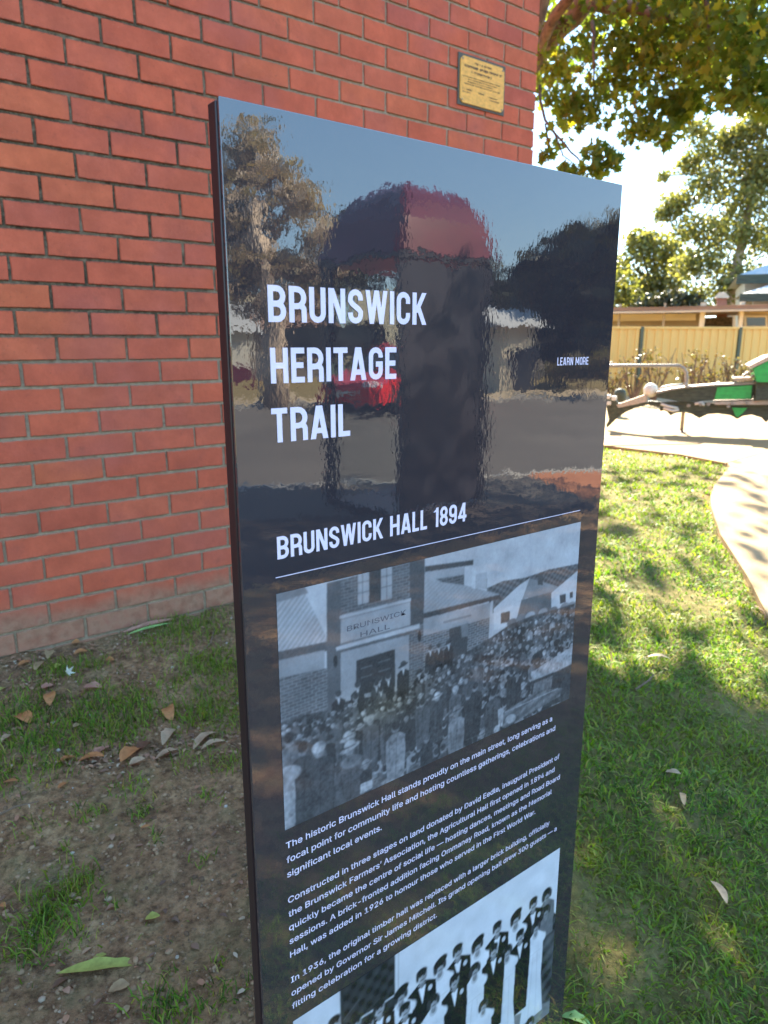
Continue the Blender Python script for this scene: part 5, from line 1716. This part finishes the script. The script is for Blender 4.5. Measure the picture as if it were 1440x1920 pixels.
# rose bushes: bare pruned canes in front of the fence
bushes = [((11.172, 7.756), 0.55), ((11.282, 7.415), 0.85), ((11.717, 7.29), 0.95), ((12.189, 6.886), 0.85), ((12.432, 6.861), 0.75), ((12.851, 6.715), 0.7), ((13.072, 6.502), 0.75), ((13.367, 6.354), 0.7)]
blab = ['pruned rose bush nearest the sign edge, against the fence', 'pruned rose bush in front of the first fence post right of the sign', 'tall forked bare rose bush between the first fence post and the rail end',
        'bare rose bush with one yellow bloom in front of the fence', 'leaning bare cane bush right beside the one with the yellow bloom', 'thin rose bush midway between the yellow bloom and the second fence post',
        'pruned rose bush just left of the second fence post', 'pruned rose bush right of the second fence post, behind the green box']
for i, ((c), hgt) in enumerate(bushes):
    root = empty('rose_bush', (c[0], c[1], 0), label=blab[i], cat='bush', group='pruned rose bushes along the fence')
    mb = MB()
    tips = []
    for k in range(7):
        a = k * .9 + i
        ln = hgt * rnd.uniform(.75, 1.1)
        tip = Vector((math.cos(a) * ln * .32, math.sin(a) * ln * .32, ln))
        q = limb_pts((0, 0, 0), (tip.x * .5, tip.y * .5, ln * .45), .0, .08, 4) + limb_pts((tip.x * .5, tip.y * .5, ln * .45), tip, 0, .12, 4)[1:]
        mb.tube(q, [.020 - .0018 * j for j in range(len(q))], 5)
        for _ in range(3):
            s = q[rnd.randint(3, 7)]
            e = s + Vector((rnd.uniform(-.14, .14), rnd.uniform(-.14, .14), rnd.uniform(.08, .24)))
            mb.tube([s, (s + e) / 2 + Vector((0, 0, .02)), e], [.008, .006, .004], 4)
            tips.append(e)
    mb.build('canes', M['twig'], root)
    leaf_cloud('leaves', [(tuple(t_), (.08, .08, .08), 5) for t_ in tips], .05, M['leaf_bronze'], root, shape='pent')
    if i == 3:
        MB().lathe([(.005, -.03), (.04, -.02), (.055, .01), (.045, .035), (.01, .045)], (0.02, 0, hgt * 1.0), 10).build('bloom', simple('yellow_bloom', (.6, .5, .06), .6), root)

slab('garden_bed', [tuple((9.836, 8.347)), tuple((14.424, 5.396)), (FB.x, FB.y), (FA.x, FA.y)], hz(.045), .1, M['verge'])
# small dark bollard light standing in the bed
bp = (9.252, 6.311)
bo = empty('bollard_light', (bp[0], bp[1], 0), label='small dark domed bollard light between sign edge and machine', cat='bollard')
MB().lathe([(.04, 0), (.04, .18)], (0, 0, 0), 12).build('stem', M['steel'], bo)
MB().lathe([(.0, .16), (.085, .18), (.09, .36), (.07, .42), (.0, .44)], (0, 0, 0), 14).build('lamp_head', M['machine_dark'], bo, smooth=True)

# ------------------------------------------------------------------ tubular rail
ra, rb, rc = [Vector(v) for v in [(6.505, 5.626, 0.882), (7.791, 4.506, 0.812), (8.166, 4.667, 0.0)]]
rail = empty('pipe_rail', (rc.x, rc.y, 0.03), label='pale steel pipe rail with a rounded end post standing in front of the machine', cat='rail')
zt = .80
dr = Vector((ra.x - rc.x, ra.y - rc.y, 0)).normalized()
mb = MB()
q = [Vector((0, 0, 0)), Vector((0, 0, zt - .14))] + [Vector((0, 0, zt - .14)) + dr * (.14 * (1 - math.cos(R(a)))) + Vector((0, 0, .14 * math.sin(R(a)))) for a in (25, 50, 75, 90)] + [dr * 2.6 + Vector((0, 0, zt))]
mb.tube(q, .021, 10)
mb.build('rail_pipe', M['steel'], rail, smooth=True)
MB().lathe([(.06, 0), (.06, .012), (.03, .016)], (0, 0, 0), 14).build('base_flange', M['steel'], rail)
MB().tube([dr * 1.5, dr * 1.5 + Vector((0, 0, zt - .02))], .021, 10).build('inner_post', M['steel'], rail)
q0 = dr * .95 + Vector((.5, .35, zt + .02))
MB().tube([q0, q0 + dr * 1.8], .015, 8).build('second_pipe', M['steel'], rail)

# ------------------------------------------------------------------ farm implement (long drawbar machine)
# local frame: x to the right as seen, y away, z up
mroot = empty('farm_machine', (8.063, 4.634, 0.03), -1.0492, label='old green and rust farm machine with long drawbar and scalloped lower edge on concrete', cat='farm machine')


def plate(name, pts, y0, y1, mat, parent=None, bev=0):
    mb = MB()
    mb.prism([(p[0], p[1]) for p in pts], 'y', y0, y1)
    return mb.build(name, mat, parent or mroot)


# drawbar
plate('drawbar', [(-0.745, 0.321), (-0.43, 0.451), (-0.395, 0.435), (-0.403, 0.366), (-0.557, 0.327), (-0.721, 0.284)], -.06, .06, M['machine_pale'])
plate('hitch_arch', [(-0.881, 0.349), (-0.844, 0.423), (-0.772, 0.403), (-0.728, 0.339), (-0.517, 0.337), (-0.343, 0.38), (-0.247, 0.368), (-0.255, 0.304), (-0.38, 0.333), (-0.514, 0.295), (-0.633, 0.233), (-0.732, 0.149), (-0.802, 0.069), (-0.839, 0.029), (-0.85, 0.07), (-0.823, 0.131), (-0.842, 0.203)], -.045, .045, M['machine_dark'])
for c in [(-0.854, 0.408), (-0.785, 0.393), (-0.838, 0.336)]:
    MB().box((c[0] - .03, -.05, c[1] - .025), (c[0] + .03, .05, c[1] + .03), bev=.008).build('hitch_block', M['white'], mroot)
bc = (-0.366, 0.504)
mb = MB()
mb.lathe([(.0001, -.085)] + [(.085 * math.cos(R(a)), .085 * math.sin(R(a))) for a in range(-75, 90, 15)] + [(.0001, .085)], (bc[0], 0, bc[1]), 16)
mb.build('lever_ball', M['white'], mroot, smooth=True)
plate('main_beam', [(-0.297, 0.478), (-0.14, 0.52), (0.015, 0.55), (0.346, 0.586), (0.753, 0.613), (0.763, 0.575), (0.735, 0.437), (0.362, 0.418), (0.03, 0.377), (-0.103, 0.398), (-0.286, 0.424)], -.10, .10, M['machine_dark'])
plate('beam_flange', [(-0.298, 0.495), (-0.142, 0.538), (0.014, 0.564), (0.344, 0.599), (0.751, 0.626), (0.753, 0.607), (0.346, 0.58), (0.015, 0.544), (-0.14, 0.513), (-0.289, 0.469)], -.13, .13, M['steel'])
plate('green_side_panel', [(0.361, 0.563), (0.718, 0.595), (0.719, 0.446), (0.342, 0.425)], -.125, -.101, M['green_paint'])
plate('chassis_rail', [(0.339, 0.398), (0.737, 0.423), (1.445, 0.466), (1.452, 0.408), (0.741, 0.378), (0.348, 0.367)], -.17, .17, M['machine_pale'])
plate('scalloped_skirt', [(-0.261, 0.368), (-0.022, 0.375), (0.367, 0.368), (0.911, 0.385), (1.45, 0.421), (1.481, 0.17), (1.25, 0.147), (1.185, 0.198), (1.072, 0.241), (1.0, 0.242), (0.943, 0.215), (0.911, 0.17), (0.856, 0.226), (0.755, 0.255), (0.67, 0.239), (0.609, 0.199), (0.532, 0.241), (0.391, 0.255), (0.29, 0.243), (0.202, 0.192), (0.122, 0.239), (0.028, 0.261), (-0.063, 0.244), (-0.116, 0.213), (-0.158, 0.257), (-0.199, 0.27), (-0.238, 0.257)], -.05, .05, M['machine_dark'])
plate('green_lower_panel', [(0.541, 0.331), (0.699, 0.332), (0.659, 0.28), (0.611, 0.223), (0.582, 0.243)], -.075, -.051, M['green_paint'])
plate('green_hopper', [(0.697, 0.788), (0.833, 0.872), (1.158, 0.924), (1.388, 0.926), (1.423, 0.642), (0.75, 0.64), (0.718, 0.709)], -.30, .30, M['green_paint'])
plate('hopper_capping', [(0.648, 0.817), (0.825, 0.922), (1.152, 0.974), (1.382, 0.974), (1.387, 0.931), (1.158, 0.924), (0.838, 0.88), (0.671, 0.785)], -.34, .34, M['machine_pale'])
plate('hopper_frame', [(0.744, 0.635), (1.423, 0.64), (1.445, 0.466), (0.76, 0.429)], -.22, .22, M['machine_dark'])
plate('foot_board', [(0.506, 0.675), (0.704, 0.684), (0.72, 0.65), (0.528, 0.641)], -.16, .16, M['machine_pale'])
for c in [(0.686, 0.755), (0.649, 0.728), (0.623, 0.704), (0.713, 0.698), (0.757, 0.629), (0.677, 0.4), (0.529, 0.387), (0.495, 0.353), (0.284, 0.371), (0.198, 0.365), (0.072, 0.347), (0.022, 0.586)]:
    MB().tube([(c[0], -.19, c[1]), (c[0], -.15, c[1])], [.018, .022], 8).build('bolt_head', M['steel'], mroot)
for pp in [[(-0.28, 0.516), (-0.223, 0.55), (-0.138, 0.572), (-0.015, 0.586)], [(-0.233, 0.355), (-0.15, 0.329), (-0.043, 0.311)], [(-0.202, 0.306), (-0.093, 0.277), (-0.028, 0.297)], [(0.136, 0.366), (0.212, 0.383), (0.241, 0.353)]]:
    MB().tube([(p[0], -.14, p[1]) for p in pp], .016, 7).build('lever_rod', M['white'], mroot, smooth=True)
for wx in (1.55, ):
    for sy in (-.42, .42):
        w = MB()
        w.lathe([(.30, -.03), (.33, -.04), (.33, .04), (.30, .03), (.30, -.03)], (0, 0, 0), 28)
        for k in range(10):
            a = k * math.pi / 5
            w.tube([(.05 * math.cos(a), .05 * math.sin(a), 0), (.30 * math.cos(a), .30 * math.sin(a), 0)], .009, 5)
        w.lathe([(.0001, -.06), (.05, -.06), (.05, .06), (.0001, .06)], (0, 0, 0), 12)
        w.v = [(x + wx, z_ + sy, y + .35) for x, y, z_ in w.v]
        w.build('spoked_wheel', M['machine_dark'], mroot)


# ------------------------------------------------------------------ shed and house beyond the fence
sh = empty('garden_shed', (17.34, 9.965, 0.0), -1.0492, label='low open shed with rusty brown roof and pale posts right behind the fence', cat='shed')


def fplate(name, pts, y0, y1, mat, parent):
    mb = MB()
    mb.prism([(p[0], p[1]) for p in pts], 'y', y0, y1)
    return mb.build(name, mat, parent)


fplate('roof', [(-4.234, 1.985), (-0.639, 1.949), (1.699, 1.97), (3.455, 1.984), (3.467, 1.889), (1.71, 1.871), (-0.632, 1.858), (-4.229, 1.873)], -.5, 4.0, M['roof_brown'], sh)
fplate('gutter', [(-4.229, 1.866), (-0.631, 1.851), (1.711, 1.864), (3.468, 1.883), (3.473, 1.841), (1.716, 1.821), (-0.627, 1.806), (-4.227, 1.817)], -.55, -.42, M['machine_pale'], sh)
fplate('back_wall', [(-4.229, 1.859), (0.275, 1.844), (0.368, 0.86), (-4.182, 0.838)], 1.2, 1.3, M['tan_wall'], sh)
fplate('wall_band', [(-2.535, 1.847), (0.118, 1.82), (0.134, 1.653), (-2.523, 1.657)], .7, .8, M['cream_wall'], sh)
fplate('side_wall', [(1.077, 1.831), (3.473, 1.841), (3.616, 0.754), (1.191, 0.735)], .2, .3, M['tan_wall'], sh)
fplate('window_frame', [(1.216, 1.741), (1.726, 1.734), (1.758, 1.447), (1.246, 1.451)], .14, .195, M['cream_wall'], sh)
fplate('window_pane', [(1.279, 1.69), (1.685, 1.685), (1.707, 1.485), (1.301, 1.488)], .11, .135, M['dark_glass'], sh)
fplate('dark_recess', [(0.331, 1.766), (1.07, 1.781), (1.139, 1.121), (0.392, 1.121)], 2.4, 2.5, M['bark'], sh)
for (a, b, c_) in [(-0.639, -0.588, 'tan_wall'), (0.209, 0.331, 'cream_wall'), (1.086, 1.181, 'cream_wall'), (-1.715, -1.662, 'tan_wall')]:
    MB().box((a, -.3, 0), (b, -.15, 2.05)).build('shed_post', M[c_], sh)
ch = empty('chimney_pot', (19.941, 11.46, 0.0), -1.0492, label='small terracotta chimney rising above the shed roof in front of the gum trunk', cat='chimney')
fplate('flue', [(0.643, 2.299), (0.89, 2.294), (1.036, 1.124), (0.731, 1.124)], -.2, .2, simple('terracotta', (.30, .13, .08), .9), ch)
fplate('cap', [(0.669, 2.458), (0.833, 2.454), (0.939, 2.35), (0.944, 2.3), (0.601, 2.308), (0.596, 2.358)], -.26, .26, M['cream_wall'], ch)

ho = empty('grey_roofed_house', (22.543, 12.955, 0.0), -1.0492, label='cream house with two grey sheet metal roofs at the right edge beyond the fence', cat='house')
fplate('wall', [(1.523, 3.049), (5.737, 2.913), (6.036, 0.815), (1.762, 0.794)], .8, 6.0, M['cream_wall'], ho)
for (nm, pts, fa) in (('upper_roof', [(1.255, 3.154), (2.062, 3.551), (3.687, 4.225), (5.564, 4.125), (6.498, 2.977)], [(1.256, 3.146), (6.499, 2.969), (6.511, 2.888), (1.265, 3.057)]), ('lower_roof', [(1.281, 2.46), (2.133, 2.918), (2.71, 2.979), (6.515, 2.859), (6.973, 2.332)], [(1.282, 2.452), (6.974, 2.325), (6.986, 2.243), (1.291, 2.362)])):
    lo = -2.2 if nm == 'lower_roof' else 0.0
    dp = 3.0 if nm == 'lower_roof' else 6.8
    z0, z1 = pts[0][1], max(p[1] for p in pts)
    x0, x1 = pts[0][0], pts[-1][0]
    hip = z1 - z0
    mb = MB()
    run = (pts[2][0] - pts[0][0])
    v = [(x0, lo, z0), (x1, lo, z0), (x1, lo + dp, z0), (x0, lo + dp, z0), (x0 + run, lo + dp * .5, z1), (x1 - run * .5, lo + dp * .5, z1)]
    mb.add(v, [(0, 1, 5, 4), (1, 2, 5), (2, 3, 4, 5), (3, 0, 4), (0, 3, 2, 1)])
    mb.build(nm, M['roof_grey'], ho)
    f = MB()
    f.box((x0 - .02, lo - .06, fa[2][1]), (x1, lo - .002, z0 + .01))
    f.build('gutter', M['machine_dark'], ho)
fplate('verandah_wall', [(1.657, 2.354), (5.829, 2.267), (6.036, 0.815), (1.823, 0.795)], -1.6, -1.4, M['cream_wall'], ho)


# ------------------------------------------------------------------ street side (seen in the glossy sign)
M['shade_ground'] = simple('painted_shade_ground', (0.045, 0.032, 0.026), 0.95, var=0.4, scale=30, bump=0.8)  # near-black ground colour that carries painted shade
ST = R(23)
se = Vector((math.cos(ST), math.sin(ST)))
sn = Vector((math.sin(ST), -math.cos(ST)))


def SW_(e, n): return (se.x * e + sn.x * n, se.y * e + sn.y * n)


def strip(name, e0, e1, n0, n1, z, th, mat):
    P = [SW_(e0, n0), SW_(e0, n1), SW_(e1, n1), SW_(e1, n0)]
    return slab(name, P, hz(z), th, mat, follow=False)


strip('paved_footway', 4.2, 60, 4.95, 6.40, -.425, .1, M['paving'])
strip('side_footway', -30, 4.195, 4.95, 6.40, -.425, .1, M['asphalt'])  # dark asphalt in place of paving, so its colour deepens the mirrored shade
strip('shade_strip', -30, 4.1, 2.9, 4.94, -.40, .25, M['shade_ground'])  # added dark strip; its colour stands in for shade behind the camera
strip('near_kerb', -60, 90, 6.405, 6.56, -.415, .2, M['kerb'])
strip('road', -90, 120, 6.565, 16.9, -.44, .1, M['asphalt'])
strip('far_kerb', -60, 90, 16.905, 17.06, -.36, .2, M['kerb'])
strip('verge', -60, 90, 17.065, 19.0, -.375, .1, M['verge'])
# domed kiosk
kb = empty('domed_kiosk', (4.20, -3.90, -.45), R(-3), label='dark pavement kiosk with maroon domed canopy and one glazed side behind the viewer', cat='kiosk')
hw = .50
MB().box((-hw - .03, -hw - .03, 0), (hw + .03, hw + .03, .10), bev=.01).build('plinth', M['kiosk_dark'], kb)
EV = 2.20
for sx in (-1, 1):
    for sy in (-1, 1):
        MB().box((sx * hw - .035, sy * hw - .035, .101), (sx * hw + .035, sy * hw + .035, EV - .001), bev=.006).build('corner_post', M['kiosk_dark'], kb)
MB().box((-hw + .036, hw - .02, .12), (hw - .036, hw + .02, EV - .02)).build('solid_panel', M['kiosk_dark'], kb)
g = NT('clear_glass')
g.set(color=(.8, .85, .85), rough=.0, Transmission_Weight=1.0, IOR=1.1)
M['glass'] = g.m
for s in (-1, 1):
    MB().box((s * hw - .004, -hw + .036, .25), (s * hw + .004, hw - .036, EV - .18)).build('glass_panel', M['glass'], kb)
MB().box((-.18, .30, .8), (.14, .47, 1.5), bev=.01).build('apparatus', M['alloy'], kb)
MB().box((-hw - .05, -hw - .05, EV), (hw + .05, hw + .05, EV + .05), bev=.01).build('eave_band', M['kiosk_dark'], kb)
mb = MB()
N = 16
for j in range(N + 1):
    for i in range(N + 1):
        x, y = -1 + 2 * i / N, -1 + 2 * j / N
        m_ = max(abs(x), abs(y))
        zz = .60 * (1 - m_ ** 2.6) ** .62
        mb.v.append((x * (hw + .06), y * (hw + .06), EV + .051 + zz))
for j in range(N):
    for i in range(N):
        a = j * (N + 1) + i
        mb.f.append((a, a + 1, a + N + 2, a + N + 1))
mb.build('domed_canopy', M['maroon'], kb, smooth=False)

# street-side buildings, frame: x along the street, y towards us, origin n metres away
def sroot(name, n, label, cat):
    o = empty(name, (*SW_(0, n), -.45), ST, label=label, cat=cat)
    return o


def sbox(name, parent, x0, x1, y0, y1, z0, z1, mat):
    return MB().box((x0, y0, z0), (x1, y1, z1)).build(name, mat, parent)


sh2 = sroot('shop_building', 28, 'long low taupe shop building with pale lit fascia across the road', 'building')
a = [(2.077, 2.699), (5.407, 2.745), (6.27, 2.757), (6.493, 3.108), (8.596, 3.144), (8.602, 1.778), (3.266, 1.749), (4.5, 0.721), (5.344, -0.235)]
x0, x1, x2, x3, x4 = a[0][0], a[1][0], a[2][0], a[3][0], a[4][0]
sbox('wall', sh2, x0 - 1, x1, -8, 0, 0, a[6][1] + .45, M['taupe_wall'])
sbox('green_wall', sh2, x1 + .003, x3 - .003, -8, .05, 0, a[6][1] + .5, M['seagreen_wall'])
sbox('side_wall', sh2, x3, x4 + 9, -8, 0, 0, a[5][1] + .45, M['taupe_wall'])
sbox('fascia', sh2, x3 + .15, x4 + .1, -.4, .25, a[5][1] + .455, a[3][1] + .45, M['cream_wall'])
sbox('return_wall', sh2, x4 - .6, x4, .002, .25, a[5][1] - 1.1, a[5][1] + .45, M['cream_wall'])
mb = MB()
mb.prism([(.5, a[6][1] + .455), (-4, a[6][1] + 1.7), (-8.4, a[6][1] + .455)], 'x', x0 - 1.4, x3 - .2)
mb.build('roof', M['roof_brown'], sh2)
for k in range(5):
    xx = x0 + 1.2 + k * (x4 - x0) / 5
    w = sbox('window', sh2, xx, xx + 1.5, .006, .06, .9, 2.1, M['dark_glass'])
    sbox('sill', w, xx - .05, xx + 1.55, .061, .12, .84, .9, M['cream_wall'])
mh = sroot('white_cottage', 26, 'small white and maroon cottage left of the shop building across the road', 'house')
a = [(1.817, 1.04), (2.468, 1.039), (1.775, 0.183), (1.742, -0.493)]
sbox('wall', mh, a[0][0] - 4, a[1][0], -5, 0, a[2][1] + .45, a[0][1] + .9, M['white'])
sbox('base_wall', mh, a[0][0] - 4, a[1][0], -5, .02, 0, a[2][1] + .448, M['maroon'])
mb = MB()
mb.prism([(.4, a[0][1] + .905), (-2.5, a[0][1] + 2.2), (-5.4, a[0][1] + .905)], 'x', a[0][0] - 4.4, a[1][0] + .3)
mb.build('roof', M['roof_grey'], mh)
cs = sroot('cream_outbuilding', 19.6, 'small sunlit cream outbuilding among dark trees across the road', 'building')
a = [(9.635, 1.569), (10.609, 1.574), (9.658, 1.032)]
sbox('wall', cs, a[0][0], a[1][0], -3, 0, 0, a[0][1] + .45, M['cream_wall'])
sbox('door', cs, a[0][0] + .3, a[0][0] + 1.1, .003, .05, 0, a[2][1] + .3, M['dark_glass'])
mb = MB()
mb.prism([(.3, a[0][1] + .455), (-1.5, a[0][1] + 1.0), (-3.3, a[0][1] + .455)], 'x', a[0][0] - .3, a[1][0] + .3)
mb.build('roof', M['roof_grey'], cs)

# big eucalyptus on the far verge
BG = [((8.623, -15.127, 5.57), 0.95, 420), ((8.267, -15.31, 4.918), 0.9, 300), ((9.148, -14.84, 4.952), 0.75, 260), ((9.569, -14.593, 4.371), 0.85, 330), ((9.991, -14.33, 3.653), 0.7, 230), ((8.893, -14.982, 3.874), 0.55, 110), ((8.329, -15.279, 3.738), 0.7, 180), ((8.636, -15.12, 2.954), 0.9, 420), ((8.055, -15.414, 2.635), 0.9, 380), ((9.198, -14.811, 2.902), 0.7, 240), ((9.867, -14.409, 2.91), 0.7, 240), ((9.403, -14.692, 2.152), 0.8, 260), ((10.074, -14.277, 2.028), 0.5, 160), ((7.796, -15.537, 4.313), 1.2, 500), ((7.51, -15.667, 3.111), 1.3, 500), ((8.487, -15.198, 2.017), 0.7, 200), ((10.585, -14.297, 2.945), 0.5, 120)]
base = (8.842, -14.782)
base = (base[0], base[1], -.40)
tree('street_gum_tree', base, 'large sprawling brown-grey gum tree on the far verge of the road', at_clumps([(c, r * .85, n) for c, r, n in BG], base, .75),
     ([(0, 0, 0), (-.05, 0, 1.0), (.05, .1, 2.2), (-.2, .0, 3.2), (-.4, 0, 4.6)], .42, .16), .20, M['leaf_gum_brown'], M['pale_bark'])
DK = [('dark_street_tree', 'wide dark evergreen tree across the road, left of the cream outbuilding', [((21.027, -15.697, 3.677), 1.5, 700), ((20.33, -16.527, 3.341), 1.0, 400), ((21.452, -15.156, 4.187), 1.3, 520), ((20.846, -15.919, 2.24), 1.5, 600), ((21.527, -15.056, 2.228), 1.5, 500), ((21.131, -15.567, 0.758), 1.2, 300), ((21.787, -14.708, 1.131), 1.2, 300)], (21.003, -15.727)),
      ('dark_street_tree', 'tall dark evergreen tree across the road at the far right', [((20.349, -13.282, 3.931), 1.0, 420), ((20.49, -13.083, 2.791), 1.2, 420), ((20.554, -12.991, 4.553), 0.7, 200), ((20.451, -13.139, 1.465), 1.1, 350), ((20.826, -12.59, 3.423), 1.5, 500)], (20.561, -12.981)),
      ('dark_street_tree', 'dark tree rising behind the domed kiosk', [((24.188, -28.067, 7.485), 0.87, 220), ((23.675, -28.484, 6.613), 1.16, 300), ((22.72, -29.22, 6.362), 1.3, 300), ((21.635, -30.0, 6.608), 1.16, 260), ((24.812, -27.541, 6.101), 1.59, 350), ((26.012, -26.462, 5.579), 1.59, 350), ((20.481, -30.768, 4.048), 1.16, 300), ((21.834, -29.861, 4.315), 1.74, 380), ((26.805, -25.695, 4.29), 1.59, 350), ((27.576, -24.905, 3.247), 1.3, 300)], (24.23, -28.033))]
for nm, lb, cl, bs in DK:
    bs = (bs[0], bs[1], -.40)
    tree(nm, bs, lb, at_clumps(cl, bs, 1.3), ([(0, 0, 0), (0, 0, 1.4), (.1, 0, 2.6), (0, 0, 3.6)], .28, .14), .34, M['leaf_dark'], M['bark'], group='dark trees across the road')
SHR = [((16.717, -11.469, 0.399), 0.5, 260), ((17.057, -11.01, 0.404), 0.5, 260), ((16.273, -12.033, 0.245), 0.45, 180), ((17.254, -10.731, 0.552), 0.6, 240)]
bs = (16.777, -11.39)
bs = (bs[0], bs[1], -.40)
tree('bronze_shrub', bs, 'bronze and green garden shrub row across the road under the dark trees', at_clumps(SHR, bs, 1.0), ([(0, 0, 0), (0, 0, .3), (0, 0, .5)], .06, .03), .14, M['leaf_bronze'], M['twig'], cat='shrub')

# red car
car = empty('red_car', (8.9, -11.7, -.44), R(-17), label='red hatchback car standing on the road across from the sign', cat='car')
body = [(0.05, .30), (0.0, .55), (.12, .70), (.95, .86), (1.25, .92), (1.95, 1.36), (2.4, 1.46), (3.3, 1.44), (3.95, 1.05), (4.15, .95), (4.2, .55), (4.12, .30)]
low = [(0.05, .22), (0.0, .52), (.10, .68), (.55, .80), (1.15, .90), (3.95, .98), (4.15, .92), (4.22, .55), (4.15, .22)]
mb = MB()
for (xa, half) in ((0, 1),):
    L_ = low
    n = len(L_)
    ys = [(-.86, .96), (-.78, 1.0), (.78, 1.0), (.86, .96)]
    for (yy, k) in ys: mb.v += [(2.1 + (x - 2.1) * k, yy, .22 + (z_ - .22) * (k if abs(yy) > .8 else 1)) for x, z_ in L_]
    for j in range(3):
        for i in range(n):
            i2 = (i + 1) % n
            mb.f.append((j * n + i, (j + 1) * n + i, (j + 1) * n + i2, j * n + i2))
    mb.f.append(tuple(range(n)))
    mb.f.append(tuple(reversed(range(3 * n, 4 * n))))
bd = mb.build('body', M['red_paint'], car, smooth=False)
gh = [(1.12, .905), (1.92, 1.36), (2.4, 1.45), (3.3, 1.43), (3.98, .975)]
mb = MB()
n = len(gh)
for (yy, k) in ((-.80, 0), (-.62, 1), (.62, 1), (.80, 0)):
    mb.v += [(x, (yy if z_ < 1.0 else math.copysign(.62, yy)) if k == 0 else yy * (1 if z_ > 1.0 else 1.2), z_ - (.02 if k == 0 and z_ > 1 else 0)) for x, z_ in gh]
for j in range(3):
    for i in range(n - 1): mb.f.append((j * n + i, (j + 1) * n + i, (j + 1) * n + i + 1, j * n + i + 1))
mb.f.append(tuple(range(n))); mb.f.append(tuple(reversed(range(3 * n, 4 * n))))
mb.build('window_glass', M['dark_glass'], car)
mb = MB()
mb.prism([(1.90, 1.365), (2.4, 1.458), (3.3, 1.438), (3.36, 1.475), (2.4, 1.50), (1.86, 1.40)], 'y', -.63, .63)
mb.build('roof_panel', M['red_paint'], car)
for xx in (.80, 3.38):
    for sy in (-1, 1):
        w = MB()
        w.lathe([(.0001, -.1), (.22, -.1), (.31, -.09), (.32, 0), (.31, .09), (.22, .1), (.0001, .1)], (0, 0, 0), 20)
        w.v = [(x + xx, z_ + sy * .80, y + .32) for x, y, z_ in w.v]
        wo = w.build('wheel', M['rubber'], car)
        r_ = MB()
        r_.lathe([(.0001, 0), (.05, .012), (.19, .008), (.20, -.01)], (0, 0, 0), 20)
        r_.v = [(x + xx, sy * (.903 + z_), y + .32) for x, y, z_ in r_.v]
        r_.build('rim', M['alloy'], wo)
for sy in (-1, 1):
    MB().box((.02, sy * .62 - .16, .60), (.22, sy * .62 + .16, .72), bev=.02).build('headlight', M['lamp_glass'], car)
MB().box((-.03, -.26, .36), (.02, .26, .47)).build('number_plate', M['white'], car)

for im in list(bpy.data.images):
    if im.users == 0: bpy.data.images.remove(im)
